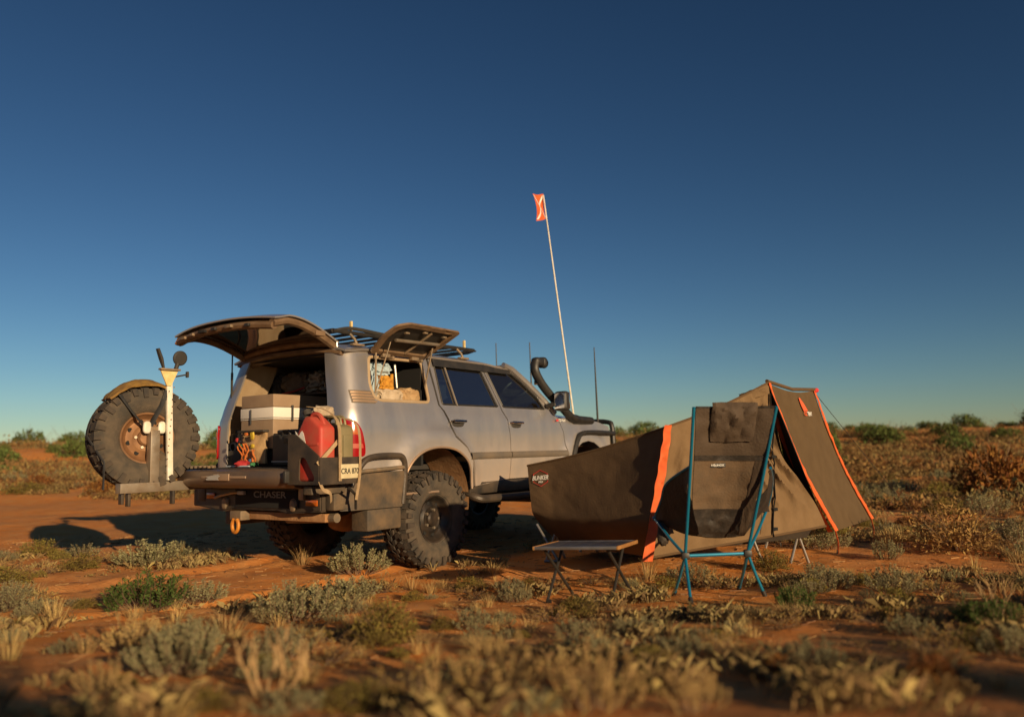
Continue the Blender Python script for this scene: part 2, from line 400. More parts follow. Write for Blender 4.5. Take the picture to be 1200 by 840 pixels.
# ------------------------------------------------------------------ ground
def make_ground():
    angs = []; a = -180.0
    while a < 180:
        angs.append(a); f = abs(a); a += .22 if f < 42 else (.8 if f < 60 else 3.0)
    radii = [.05]; r = .25
    while r < 2600:
        radii.append(r); r += max(.025, r*.011) if r < 30 else (r*.018 if r < 150 else r*.06)
    vs_ = []; 
    for r in radii:
        for a in angs:
            x, y = r*sin(radians(a)), r*cos(radians(a)); vs_.append((x, y, gz(x, y)))
    n = len(angs); fs = []
    for i in range(len(radii)-1):
        for j in range(n):
            k = (j+1) % n; fs.append((i*n+j, i*n+k, (i+1)*n+k, (i+1)*n+j))
    fs.append(tuple(range(n))[::-1])
    me = bpy.data.meshes.new('ground'); me.from_pydata(vs_, [], fs); me.update(); me.shade_smooth()
    me.flip_normals() if me.polygons[0].normal.z < 0 else None
    me.materials.append(MATS['red_sand']); o = bpy.data.objects.new('ground', me); COL.objects.link(o); o['kind'] = 'structure'
make_ground()

# ------------------------------------------------------------------ the car (local: X ahead, Y left, Z up, origin under the rear axle)
HA = radians(35.2); FW = Vector((sin(HA), cos(HA), 0)); LF = Vector((-cos(HA), sin(HA), 0))
CO = Vector((-1.55, 8.24, -0.012)); CRZ = atan2(FW.y, FW.x)
def wor(x, y, z): return CO + FW*x + LF*y + Vector((0, 0, z))
car = thing('four_wheel_drive_wagon', 'dusty silver four wheel drive wagon with open tailgate and spare wheel swung out', 'car', CO, CRZ)
def wz(z):
    w = .975-.030*smooth(1.40, 1.51, z)-.014*smooth(1.25, 1.40, z)
    if z < 1.0: w -= .030*smooth(1.0, .72, z)
    if z > 1.52: w -= (z-1.52)*.34
    return w
def bulge(x, z):
    b = 0
    for cx in (0.02, 2.87):
        d = sqrt((x-cx)**2+((z-.62)*1.0)**2); b += .040*(1-smooth(.62, .74, d))
    return b
RC = .16
def xr(z): return -1.12 if z < 1.4 else -1.12+(z-1.4)*.19
def Sside(sg):
    def f(u, z):
        w = wz(z); xc = xr(z)+RC
        if u >= xc: return Vector((u, sg*(w+bulge(u, z)), z))
        s = xc-u; q = RC*pi/2
        if s < q: a = s/RC; return Vector((xc-RC*sin(a), sg*(w-RC+RC*cos(a)), z))
        return Vector((xc-RC, sg*(w-RC-(s-q)), z))
    return f
ARCH_R = [(.535, .70), (.50, .88), (.42, 1.0), (.26, 1.09), (.03, 1.12), (-.19, 1.09), (-.36, 1.0), (-.46, .86), (-.50, .70)]
ARCH_R = [(p.x, p.y) for p in bez([(a, b, 0) for a, b in ARCH_R], 4)]
ARCH_F = [(2.87+.53*cos(t), .64+.53*sin(t)) for t in [radians(-8+k*196/12) for k in range(13)]]
Q_OUT = [(-1.30, .84), (-1.30, 1.4), (-1.22, 1.8), (-1.165, 2.02), (.105, 2.02), (.10, 1.53), (.16, 1.47), (.235, 1.31), (.262, 1.215), (.44, 1.105), (.53, .98), (.565, .72)] + ARCH_R + [(-.60, .66), (-1.0, .72)]
Q_HOLE = roundpoly([(-.70, 1.955), (-.775, 1.70), (-.76, 1.57), (-.68, 1.545), (-.02, 1.55), (.02, 1.965)], .05)
RD_OUT = [(.135, 2.015), (.985, 2.02), (1.15, 1.50), (1.215, 1.40), (1.24, 1.18), (1.245, .77), (.60, .72), (.565, .97), (.46, 1.12), (.285, 1.235), (.262, 1.32), (.185, 1.475), (.125, 1.53)]
RD_HOLE = roundpoly([(.165, 1.54), (1.095, 1.545), (.965, 1.97), (.20, 1.965)], .025)
FD_OUT = [(1.003, 2.02), (1.52, 2.015), (1.74, 1.875), (2.0, 1.675), (2.17, 1.54), (2.255, 1.44), (2.345, 1.28), (2.375, 1.05), (2.365, .77), (1.255, .77), (1.25, 1.18), (1.225, 1.41), (1.165, 1.505)]
FD_HOLE = roundpoly([(1.19, 1.545), (2.02, 1.545), (1.93, 1.675), (1.69, 1.85), (1.49, 1.965), (1.06, 1.968)], .02)
FE_OUT = [(2.265, 1.44), (2.355, 1.28), (2.387, 1.05), (2.375, .75)] + ARCH_F[::-1] + [(3.45, .72), (3.52, .95), (3.50, 1.36), (3.2, 1.415), (2.5, 1.455)]
def scale_poly(p, k):
    cx = sum(q[0] for q in p)/len(p); cz = sum(q[1] for q in p)/len(p); return [(cx+(q[0]-cx)*(1+k/.4), cz+(q[1]-cz)*(1+k/.22)) for q in p]
def sheet_on(poly, S, off, step=.08):
    bm = B(); panel(bm, poly, [], lambda u, z: S(u, z)+Vector((0, off, 0)), step, 0); return bm
# body shell: roof, pillars, bonnet, floor in one skin
bm = B()
def roof_fn(u, v):
    x = -1.0+u*2.5; y = -.80+v*1.6; ed = abs(y)/.80
    return V(x, y, 2.025+.085*(1-ed**3.2)-.035*smooth(.8, 1, u)-.03*smooth(.12, 0, u)+.004*cos(y*22)*(1-ed**6))
grid(bm, roof_fn, 26, 22); thick(bm, .02)
mk('roof', bm, 'paint', car)
bm = B()
panel(bm, Q_OUT, [Q_HOLE], Sside(-1)); mk('rear_quarter_panel', bm, 'paint', car)
bm = B()
panel(bm, Q_OUT, [], Sside(1)); mk('rear_quarter_panel', bm, 'paint', car)
for sg in (-1, 1):
    bm = B(); panel(bm, FE_OUT, [], Sside(sg)); mk('front_fender', bm, 'paint', car)
    # a-pillar
    bm = B(); tube(bm, [(1.40, sg*.785, 2.035), (1.55, sg*.79, 1.995), (1.78, sg*.84, 1.845), (2.06, sg*.90, 1.64), (2.22, sg*.93, 1.50)], [.03, .036, .036, .036, .04], 8); mk('windscreen_pillar', bm, 'paint', car)
    # wheel wells
    for cx, r in ((0.02, .53), (2.87, .51)):
        bm = B()
        def well(u, v, cx=cx, r=r): a = radians(-12+204*u); return V(cx+r*cos(a), sg*(.50+v*.435), .60+r*sin(a))
        grid(bm, well, 24, 4); mk('wheel_well', bm, 'red_dirt', car)
    bm = B(); S = Sside(sg); tube(bm, [S(*p)+V(0, sg*.004, 0) for p in resample(ARCH_R, .07)[:-6]], .012, 6); mk('arch_lip', bm, 'paint_dusty', car)
bm = B()
def hood_fn(u, v):
    x = 2.18+u*1.30; y = (-.86+v*1.72); e = abs(y)/.86
    return V(x+.03*(1-e*e)*u, y, 1.475+.075*(1-e**4)-u*.075-.05*smooth(.88, 1, u)+.012*(smooth(.55, .68, e)-smooth(.68, .85, e)))
grid(bm, hood_fn, 16, 20); thick(bm, .02); mk('bonnet', bm, 'paint', car)
# windscreen + cowl
bm = B(); grid(bm, lambda u, v: V(1.47+u*.74+.05*(1-(2*v-1)**2), (-1+2*v)*(.76+.12*u), 2.045-u*.53), 6, 10); mk('windscreen', bm, 'clear_glass', car)
# front fascia, grille
bm = B(); bx(bm, (3.47, 0, 1.16), (.10, 1.74, .46), .04); mk('front_fascia', bm, 'paint', car)
# chassis and floor (dark), interior lining
bm = B(); bx(bm, (1.15, 0, .80), (4.4, .98, .16), .02); bx(bm, (1.42, 0, .80), (1.7, 1.6, .15), .02); bx(bm, (1.1, .45, .62), (4.3, .10, .16)); bx(bm, (1.1, -.45, .62), (4.3, .10, .16)); mk('chassis', bm, 'dark_trim', car)
bm = B(); bx(bm, (3.0, 0, 1.15), (.7, 1.0, .5), .05); mk('engine_block', bm, 'liner', car)
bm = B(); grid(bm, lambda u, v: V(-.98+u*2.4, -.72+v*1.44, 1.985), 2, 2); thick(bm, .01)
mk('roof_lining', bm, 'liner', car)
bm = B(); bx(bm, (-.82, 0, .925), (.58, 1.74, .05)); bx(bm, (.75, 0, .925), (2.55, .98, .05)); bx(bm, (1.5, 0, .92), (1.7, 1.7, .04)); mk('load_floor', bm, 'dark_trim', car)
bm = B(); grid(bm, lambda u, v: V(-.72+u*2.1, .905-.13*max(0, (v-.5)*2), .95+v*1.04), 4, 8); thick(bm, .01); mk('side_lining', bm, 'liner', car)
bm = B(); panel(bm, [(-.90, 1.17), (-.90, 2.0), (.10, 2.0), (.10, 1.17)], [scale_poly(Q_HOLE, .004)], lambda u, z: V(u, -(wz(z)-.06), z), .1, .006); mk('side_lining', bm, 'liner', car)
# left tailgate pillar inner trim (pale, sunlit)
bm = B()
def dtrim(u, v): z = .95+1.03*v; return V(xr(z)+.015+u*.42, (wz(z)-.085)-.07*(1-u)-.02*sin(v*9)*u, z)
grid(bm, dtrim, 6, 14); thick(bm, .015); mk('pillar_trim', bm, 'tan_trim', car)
bm = B()
for k in range(2):
    tube(bm, [V(xr(z)+.05+.16*k, wz(z)-.155+.05*k, z) for z in np.linspace(.98, 1.93, 10)], .014, 6)
mk('door_seal', bm, 'dark_trim', car)
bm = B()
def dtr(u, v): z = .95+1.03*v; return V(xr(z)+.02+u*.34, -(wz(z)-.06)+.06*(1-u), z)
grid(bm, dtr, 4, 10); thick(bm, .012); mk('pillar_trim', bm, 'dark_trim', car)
# rear header above the opening
bm = B()
grid(bm, lambda u, v: V(-1.0+.11*u-.02*(1-abs(2*v-1)**2), -.74+1.48*v, 1.985+.055*(1-abs(2*v-1)**3)-.035*u+.0), 4, 24); thick(bm, .03); mk('rear_header', bm, 'inner_paint', car)
# rear sill
bm = B(); bx(bm, (-1.09, 0, .88), (.10, 1.66, .12), .02); mk('rear_sill', bm, 'paint_dusty', car)

# doors
def door(outl, hole, hx, name, sg, glassm):
    S = Sside(sg); bm = B(); panel(bm, outl, [hole], S); d = mk('door', bm, 'paint', car, sharp=60); d['label'] = name
    bm = sheet_on(scale_poly(hole, .008), S, -sg*.012); mk('window', bm, glassm, d)
    bm = B(); tube(bm, [S(u, z)+V(0, sg*.002, 0) for u, z in resample(hole, .06)+[hole[0]]], .009, 6, cap=False); mk('window_seal', bm, 'black_plastic', d)
    bm = B(); y0 = sg*(wz(1.37)+.002)
    tube(bm, [(hx-.105, y0, 1.372), (hx-.09, y0+sg*.028, 1.374), (hx, y0+sg*.036, 1.374), (hx+.09, y0+sg*.028, 1.374), (hx+.105, y0, 1.372)], [.012, .019, .022, .019, .012], 10, flat=.8)
    h = mk('handle', bm, 'chrome', d)
    bm = B(); blob(bm, (hx, y0+sg*.001, 1.355), (.095, .010, .040), 1, 0); mk('handle_recess', bm, 'dark_trim', d)
    xs = [p[0] for p in outl if p[1] < 1.1]
    bm = B(); grid(bm, lambda u, v: S(min(xs)+.06*0+(max(xs)-min(xs))*u if min(xs) > .9 else .50+(max(xs)-.50)*u, .990+.072*v)+V(0, sg*(.004+.016*sin(pi*v)**.5), 0), 14, 6); mk('side_moulding', bm, 'moulding', d)
    return d
for sg in (-1, 1):
    rd = door(RD_OUT, RD_HOLE, .355, 'rear passenger door', sg, 'tint_glass')
    S = Sside(sg); bm = B(); tube(bm, [S(.355, 1.99)+V(0, sg*.004, 0), S(.39, 1.53)+V(0, sg*.004, 0)], .011, 6); mk('window_divider', bm, 'moulding', rd)
    fd = door(FD_OUT, FD_HOLE, 1.37, 'front door', sg, 'clear_glass')
    if sg < 0:
        bm = B(); bx(bm, (2.20, -.985, 1.415), (.05, .004, .022)); mk('red_badge', bm, 'print_red', fd)
        text_mesh('badge_lettering', 'TD 4x4', .05, 'print_white', fd, frame_mt((2.30, -.986, 1.415), (1, 0, 0), (0, 0, 1)))
    # mirror
    bm = B(); tube(bm, [(2.05, sg*.93, 1.58), (2.08, sg*1.02, 1.60)], .03, 8); bx(bm, (2.13, sg*1.10, 1.635), (.10, .17, .235), .045, seg=3); mr = mk('mirror', bm, 'black_plastic', car)
    bm = B(); bx(bm, (2.076, sg*1.10, 1.64), (.006, .135, .18), .02); mk('mirror_glass', bm, 'chrome', mr)
    bm = B(); bx(bm, (2.185, sg*1.10, 1.64), (.02, .15, .2), .02); mk('mirror_cap', bm, 'chrome', mr)
    # weather shield above the windows
    bm = B(); grid(bm, lambda u, v: V(.17+u*1.33, sg*(wz(1.97)+.012+.022*v), 2.005-.075*v), 10, 2); mk('weather_shield', bm, 'black_plastic', car)
    # step rail
    bm = B(); bx(bm, (1.42, sg*.90, .70), (1.75, .10, .13), .02); mk('sill', bm, 'bumper_black', car)
    bm = B(); tube(bm, bez([(.58, sg*.86, .66), (.62, sg*1.0, .60), (.85, sg*1.02, .585), (2.1, sg*1.02, .585), (2.28, sg*1.0, .60), (2.34, sg*.86, .66)], 6), .042, 10)
    bx(bm, (1.45, sg*.97, .60), (1.3, .14, .02), .005); mk('step_rail', bm, 'bumper_black', car)

# D-pillar air vent
bm = B(); S = Sside(-1)
for k in range(4):
    z = 1.525+k*.026
    grid(bm, lambda u, v, z=z, k=k: S(-1.02+u*(.28-.018*k), z+v*.016)+V(0, -.004-.008*v, 0), 8, 2)
thick(bm, .004); mk('air_vent', bm, 'paint_dusty', car)
bm = B(); grid(bm, lambda u, v: S(-1.03+.27*u, 1.515+.115*v)+V(0, -.0025, 0), 8, 2); mk('vent_recess', bm, 'moulding', car)

# tail lamp, wrapped round the corner
for sg in (-1, 1):
    S = Sside(sg); bm = B(); TL = roundpoly([(-1.16, 1.05), (-1.16, 1.385), (-1.03, 1.37), (-.96, 1.27), (-.925, 1.12), (-.93, 1.05)], .05)
    panel(bm, TL, [], lambda u, z: S(u, z)+V(-.010, sg*.012, 0), .03, .02); t = mk('tail_lamp', bm, 'red_lens', car)
    bm = B(); panel(bm, roundpoly([(-1.13, 1.245), (-1.13, 1.325), (-1.0, 1.32), (-.985, 1.235)], .02), [], lambda u, z: S(u, z)+V(-.013, sg*.016, 0), .03, .012); mk('indicator_lens', bm, 'amber_lens', t)
    bm = B(); panel(bm, roundpoly([(-1.13, 1.12), (-1.13, 1.16), (-.96, 1.16), (-.95, 1.12)], .01), [], lambda u, z: S(u, z)+V(-.012, sg*.0145, 0), .03, .012); mk('reflector_band', bm, 'red_plastic', t)

# gull-wing window hatch, open
GA = Vector((-.72, -.80, 1.995)); 
def gull(x, d): # x along, d down the pane from the hinge
    return V(x, -.81-d*.87, 2.0+d*.49)
GH = [(-.72, 0), (-.775, .26), (-.74, .42), (-.62, .475), (.10, .47), (.03, 0)]
bm = B(); panel(bm, roundpoly(GH, .04), [roundpoly([(-.66, .05), (-.71, .26), (-.68, .38), (-.60, .425), (.035, .42), (-.02, .05)], .03)], gull, .06, .022); gh = mk('window_hatch', bm, 'inner_paint', car); gh['label'] = 'gull-wing side window hatch standing open'
bm = B(); panel(bm, roundpoly([(-.67, .04), (-.72, .26), (-.69, .39), (-.60, .435), (.045, .43), (-.01, .04)], .03), [], lambda x, d: gull(x, d)+V(0, 0, .012), .1, .008); mk('hatch_skin', bm, 'black_plastic', gh)
bm = B(); g1 = [gull(-.60, .25), gull(-.02, .27)]; tube(bm, [g1[0]-V(0, 0, .03), g1[1]-V(0, 0, .03)], .016, 8); mk('grab_bar', bm, 'steel', gh)
bm = B(); tube(bm, [gull(-.3, .06)-V(0, 0, .02), gull(-.25, .40)-V(0, 0, .02)], .012, 6); mk('hatch_rib', bm, 'dull_steel', gh)
for xx, dd in ((-.55, .36), (-.34, .40), (-.05, .38)):
    bm = B(); bx(bm, gull(xx, dd)-V(0, 0, .025), (.05, .03, .018), .006); mk('hatch_latch', bm, 'dull_steel', gh)
bm = B(); tube(bm, [gull(-.62, .20)-V(0, 0, .02), V(-.70, -.87, 1.62)], .006, 6); tube(bm, [gull(-.65, .02), V(-.70, -.87, 1.62)], .009, 8); mk('gas_strut', bm, 'dull_steel', gh)
bm = B(); tube(bm, [gull(-.04, .20)-V(0, 0, .02), V(-.03, -.87, 1.70)], .009, 6); mk('gas_strut', bm, 'dull_steel', gh)
bm = B()
for p in resample(Q_HOLE, .055):
    pass
tube(bm, [Sside(-1)(u, z)+V(0, .006, 0) for u, z in resample(Q_HOLE, .05)+[Q_HOLE[0]]], .016, 8, cap=False); mk('window_seal', bm, 'tan_trim', car)
for xx in (-.52, -.12):
    bm = B(); bx(bm, (xx, -.815, 1.975), (.10, .05, .035), .008); bx(bm, (xx+.05, -.85, 1.955), (.03, .06, .03), .006); mk('hatch_hinge', bm, 'dull_steel', gh)

# upper tailgate, lifted
def hatch(u, v):  # u 0 hinge .. 1 tip, v 0 right .. 1 left
    y = -.72+1.44*v; e = abs(2*v-1)
    x = -.96-.74*u-.07*(1-e**2)*u
    z = 2.075+.185*sin(min(1, u*1.25)*pi*.5)-.02*u*u - .02*(v) + .045*(1-e**2.4)-.03*smooth(.75, 1, u)
    return V(x, y*(1-.06*(1-u)), z)
bm = B(); grid(bm, hatch, 14, 22)
thick(bm, .014); ht = mk('upper_tailgate', bm, 'paint', car); ht['label'] = 'upper tailgate half lifted level, inner frame dusty'
def hedge(v0, v1, u0, u1, dz, nn=14): return [hatch(u0+(u1-u0)*k/nn, v0+(v1-v0)*k/nn)-V(0, 0, dz) for k in range(nn+1)]
for nm, path in (('frame', hedge(.035, .035, 0.02, .97, .055)), ('frame', hedge(.965, .965, 0.02, .97, .055)), ('frame', hedge(.03, .97, .95, .95, .075, 20)), ('frame', hedge(.03, .97, .05, .05, .04, 20))):
    bm = B(); tube(bm, path, .040, 8, flat=.85); mk('tailgate_frame', bm, 'inner_paint', ht)
bm = B(); grid(bm, lambda u, v: hatch(.10+.78*u, .07+.86*v)-V(0, 0, .03), 10, 14); mk('rear_glass', bm, 'tint_glass', ht)
bm = B(); tube(bm, hedge(.06, .94, .86, .86, .075, 20), .035, 8, flat=.6); mk('inner_rail', bm, 'inner_paint', ht)
bm = B(); tube(bm, hedge(.06, .94, .80, .80, .07, 20), .02, 6); mk('seal', bm, 'black_plastic', ht)
random.seed(4)
for vv, w_ in ((.2, .05), (.36, .09), (.5, .06), (.62, .1), (.74, .05), (.85, .07)):
    bm = B(); p = hatch(.965, vv); bx(bm, p-V(.035, 0, .075), (.03, w_, .026), .006); mk('tailgate_catch', bm, random.choice(['black_plastic', 'dull_steel', 'liner']), ht)
bm = B(); bx(bm, hatch(.30, .02)-V(0, .0, .05), (.11, .06, .05), .012); mk('hinge_cover', bm, 'inner_paint', ht)
bm = B(); tube(bm, [hatch(.97, .98)-V(-.01, 0, .045), hatch(.985, .98)-V(0, 0, .085)], .02, 6); mk('corner_bracket', bm, 'rust_orange', ht)
for a, b in ((V(-.98, -.67, 2.07), V(-1.0, -.74, 1.55)), (V(-1.12, .66, 2.11), V(-1.06, .745, 1.62))):
    bm = B(); tube(bm, [a, b], .007, 6); tube(bm, [a+(b-a)*.45, b], .012, 8); mk('gas_strut', bm, 'silver_leg' if a.y < 0 else 'black_plastic', ht)

# lower tailgate, folded down level
bm = B()
sec = [(-1.13, .955), (-1.60, .965), (-1.655, .95), (-1.672, .90), (-1.66, .85), (-1.62, .815), (-1.55, .80), (-1.13, .83)]
ny = 16; rings = []
for k in range(ny+1):
    v = k/ny; e = abs(2*v-1); y = -.80+1.60*v; q = .05*(e**6)
    rings.append([bm.verts.new((x+(q if x < -1.5 else 0)+.03*(e**3)*(1 if x < -1.5 else 0), y, z)) for x, z in sec])
for a, b in zip(rings, rings[1:]):
    for i in range(len(sec)): bm.faces.new((a[i], b[i], b[(i+1) % len(sec)], a[(i+1) % len(sec)]))
bm.faces.new(rings[0]); bm.faces.new(rings[-1][::-1]); bmesh.ops.recalc_face_normals(bm, faces=bm.faces)
lt = mk('lower_tailgate', bm, 'gate_paint', car, sharp=40); lt['label'] = 'lower tailgate half folded down level'
bm = B(); grid(bm, lambda u, v: V(-1.15-.40*u, -.72+1.44*v, .972+.006*noise.noise((u*6, v*18, 0))), 6, 24); thick(bm, .01); mk('gate_mat', bm, 'dark_trim', lt)
bm = B()
for k in range(26):
    bx(bm, (-1.60+.012*sin(k*2.1), .22+k*.022, .987+.004*sin(k*1.7)), (.045, .026, .022), .008, rot=.5)
mk('rope', bm, 'dull_steel', lt)
bm = B(); bx(bm, (-1.671, -.02, .90), (.012, .62, .02), .004); bx(bm, (-1.676, .0, .90), (.012, .22, .06), .02); mk('gate_emblem', bm, 'paint_dusty', lt)
bm = B(); grid(bm, lambda u, v: V(-1.69, .02+.17*u+.02*sin(7*v), .875+.05*v*(1-.4*u)), 8, 3); thick(bm, .003); mk('gate_sticker', bm, 'print_grey', lt)
bm = B(); bx(bm, (-1.60, -.79, .90), (.10, .03, .10), .02); mk('end_cap', bm, 'black_plastic', lt)

# rear bumper
mat('bumper_letter', (.20, .19, .18), .5)
bm = B()
def bprism(bm, pts_yz, x0, x1):
    a = [bm.verts.new((x0, y, z)) for y, z in pts_yz]; b = [bm.verts.new((x1, y, z)) for y, z in pts_yz]; n = len(a)
    bm.faces.new(a[::-1]); bm.faces.new(b)
    for i in range(n): bm.faces.new((a[i], a[(i+1) % n], b[(i+1) % n], b[i]))
bprism(bm, [(.88, .79), (-.88, .79), (-.88, .60), (-.45, .575), (-.30, .60), (.30, .60), (.45, .575), (.88, .62)], -1.34, -1.10); bmesh.ops.recalc_face_normals(bm, faces=bm.faces)
es = list(bm.edges); bmesh.ops.bevel(bm, geom=es, offset=.012, segments=2, affect='EDGES')
bp = mk('rear_bumper', bm, 'bumper_black', car)
text_mesh('bumper_lettering', 'CHASER', .078, 'bumper_letter', bp, frame_mt((-1.355, -.235, .735), (0, -1, 0), (0, 0, 1)), .002, 1.55, .001)
bm = B(); bx(bm, (-1.348, -.18, .70), (.012, .86, .155), .004); mk('winch_plate', bm, 'liner', bp)
bm = B(); bx(bm, (-1.352, .62, .715), (.014, .12, .055), .008); mk('reflector', bm, 'amber_lens', bp)
bm = B(); bx(bm, (-1.352, -.78, .675), (.014, .14, .05), .008); mk('reflector', bm, 'amber_lens', bp)
for yy in (.40, -.55):
    bm = B(); lathe(bm, [(.0, .03), (.028, .028), (.045, .012), (.048, 0)], 14, Matrix.Translation((-1.342, yy, .665)) @ Matrix.Rotation(-pi/2, 4, 'Y')); blob(bm, (-1.36, yy, .65), (.012, .035, .05), 3, .1); mk('bumper_cone', bm, 'dull_steel', bp)
bm = B(); tube(bm, [(-1.37, .53, .70), (-1.38, .42, .725), (-1.375, .25, .75), (-1.37, .10, .755)], .014, 6); mk('latch_lever', bm, 'steel', bp)
bm = B(); bx(bm, (-1.375, .13, .75), (.03, .09, .035), .008); mk('latch', bm, 'print_grey', bp)
bm = B(); bx(bm, (-1.37, -.68, .755), (.03, .06, .11), .006); mk('latch', bm, 'steel', bp)
# wing behind the right wheel, hoop and lower tank
for sg in (-1, 1):
    bm = B()
    P = [(-1.20, .60), (-1.16, .82), (-1.0, .90), (-.52, .915), (-.47, .90), (-.50, .595)]
    S = lambda x, z, sg=sg: V(x, sg*(1.005-.10*smooth(-1.05, -1.30, x)+.02*smooth(.62, .9, z)), z)
    panel(bm, roundpoly(P, .02), [], S, .06, .03); bx(bm, (-1.02, sg*.93, .70), (.55, .11, .18), .02); w_ = mk('bumper_wing', bm, 'bumper_dusty', car)
    bm = B(); tube(bm, bez([(-1.12, sg*1.0, .80), (-1.03, sg*1.015, .96), (-.90, sg*1.02, 1.04), (-.60, sg*1.02, 1.05), (-.50, sg*1.02, 1.02), (-.47, sg*1.01, .88), (-.49, sg*1.0, .62)], 6), .027, 10); mk('hoop_bar', bm, 'bumper_black', w_)
    bm = B(); tube(bm, [(-1.06, sg*1.015, .92), (-.485, sg*1.015, .945)], .018, 8); mk('rail', bm, 'dull_steel', w_)
    bm = B(); bx(bm, (-.72, sg*.90, .50), (.42, .20, .185), .02); mk('lower_tank', bm, 'bumper_dusty', w_)
# hitch bar and shackle
bm = B(); bx(bm, (-1.22, -.22, .545), (.09, 1.25, .07), .008); hb = mk('hitch_bar', bm, 'red_dirt', car)
bm = B(); bx(bm, (-1.30, .24, .545), (.12, .16, .085), .01); mk('hitch_receiver', bm, 'dull_steel', hb)
bm = B(); tube(bm, [V(-1.37, .22+.045*cos(a), .46+.06*sin(a)) for a in [radians(120+300*k/16) for k in range(17)]], .017, 8); mk('bow_shackle', bm, 'rust_orange', hb)
bm = B(); tube(bm, [(-1.2, -.30, .52), (-1.2, -.92, .545)], .04, 10); mk('exhaust_pipe', bm, 'dull_steel', car)
# rear axle
bm = B(); tube(bm, [(0, -.75, .45), (0, .75, .45)], .055, 12); blob(bm, (0, .25, .45), (.19, .17, .17), 2, .05); mk('rear_axle', bm, 'red_dirt', car)
bm = B(); tube(bm, [(2.85, -.75, .45), (2.85, .75, .45)], .05, 12); mk('front_axle', bm, 'red_dirt', car)
bm = B(); bx(bm, (-.75, .1, .60), (.5, .9, .22), .06); mk('fuel_tank', bm, 'dark_trim', car)
for sg in (-1, 1):
    bm = B(); tube(bm, [(-.1, sg*.55, .40), (-.02, sg*.5, .95)], .04, 10); mk('shock_absorber', bm, 'dull_steel', car)

# wheels
R_T, W_T = .452, .31
def tyre_profile(R, W, ri):
    h = W/2; return [(ri, -h*.72), (ri+.02, -h*.82), (ri+.07, -h*1.0), (R-.10, -h*1.03), (R-.045, -h*.97), (R-.018, -h*.86), (R-.012, -h*.4), (R-.011, 0), (R-.012, h*.4), (R-.018, h*.86), (R-.045, h*.97), (R-.10, h*1.03), (ri+.07, h*1.0), (ri+.02, h*.82), (ri, h*.72)]
RI = .222
AX = Matrix.Rotation(pi/2, 4, 'X')     # lathe axis Z -> -Y : outside of the right wheels
def wheel_meshes():
    bm = B(); lathe(bm, tyre_profile(R_T, W_T, RI), 56); bmesh.ops.transform(bm, matrix=AX, verts=bm.verts)
    for ring in (.34, .395):
        pass
    t = mk('tyre', bm, 'rubber_dusty')
    bm = B(); h = W_T/2; nl = 30
    def blk(a, y0, y1, da, skew, r0, r1):
        q = [];
        for rr in (r0, r1):
            for (aa, yy) in ((a, y0), (a+da, y0), (a+da+skew, y1), (a+skew, y1)):
                k = rr-(.020 if abs(yy) > h*.85 else 0); q.append(bm.verts.new((k*cos(aa), yy, k*sin(aa))))
        for f in ((0, 1, 2, 3), (7, 6, 5, 4), (0, 4, 5, 1), (1, 5, 6, 2), (2, 6, 7, 3), (3, 7, 4, 0)): bm.faces.new([q[i] for i in f])
    for i in range(nl):
        a = 2*pi*i/nl; d = 2*pi/nl
        for s in (-1, 1):
            off = 0 if s < 0 else d*.5
            blk(a+off, s*h*.58, s*h*.98, d*(.66 if i % 2 else .58), .0, R_T-.02, R_T+.006)
            blk(a+off+d*.15, s*h*.05, s*h*.30, d*.52, s*.05, R_T-.02, R_T+.006)
            blk(a+off-d*.12, s*h*.31, s*h*.56, d*.55, -s*.06, R_T-.02, R_T+.006)
            # shoulder lug running down the sidewall
            q = []
            for (aa, rr, yy) in ((a+off, R_T-.012, h*.99), (a+off+d*.5, R_T-.012, h*.99), (a+off+d*.5, R_T-(.095 if i % 2 else .07), h*1.03), (a+off, R_T-(.095 if i % 2 else .07), h*1.03)): 
                q.append(((rr)*cos(aa), s*yy, rr*sin(aa)))
            lo = [bm.verts.new(p) for p in q]; hi = [bm.verts.new((p[0], p[1]+s*.017, p[2])) for p in q]
            for f in ((0, 1, 2, 3),): bm.faces.new([hi[i2] for i2 in f])
            for i2 in range(4): bm.faces.new((lo[i2], lo[(i2+1) % 4], hi[(i2+1) % 4], hi[i2]))
    bmesh.ops.recalc_face_normals(bm, faces=bm.faces)
    tr = mk('tread', bm, 'rubber', sharp=20)
    rims = {}
    for key, mm in (('dark', 'rim_black'), ('rust', 'rim_rust')):
        bm = B(); lathe(bm, [(RI+.012, .128), (RI+.014, .118), (RI-.012, .108), (RI-.028, .07), (.165, .045), (.150, .05), (.115, .068), (.10, .062), (.075, .06), (.07, .085), (.055, .10), (.0, .10)], 48)
        lathe(bm, [(RI+.012, -.128), (RI+.014, -.118), (RI-.015, -.108), (RI-.03, .04)], 48)
        lathe(bm, [(RI-.028, .04), (.165, .03), (.1, .045), (0, .05)], 48)
        # slots and nuts
        bmesh.ops.transform(bm, matrix=AX, verts=bm.verts); rims[key] = mk('rim', bm, mm)
    bm = B()
    for k in range(5):
        a = 2*pi*k/5; lathe(bm, [(0, .02), (.014, .02), (.016, 0)], 6, AX @ Matrix.Translation((.088*cos(a), .088*sin(a), .062)))
    nuts = mk('wheel_nuts', bm, 'steel')
    bm = B()
    for k in range(8):
        a = 2*pi*k/8+.2; lathe(bm, [(0, .004), (.019, .004), (.021, 0)], 10, AX @ Matrix.Translation((.148*cos(a), .148*sin(a), .0515)))
    slots = mk('rim_slots', bm, 'liner')
    return t, tr, rims, nuts, slots
tY, tR, RIMS, NUTS, SLOTS = wheel_meshes()
for o in (tY, tR, RIMS['dark'], RIMS['rust'], NUTS, SLOTS): COL.objects.unlink(o)
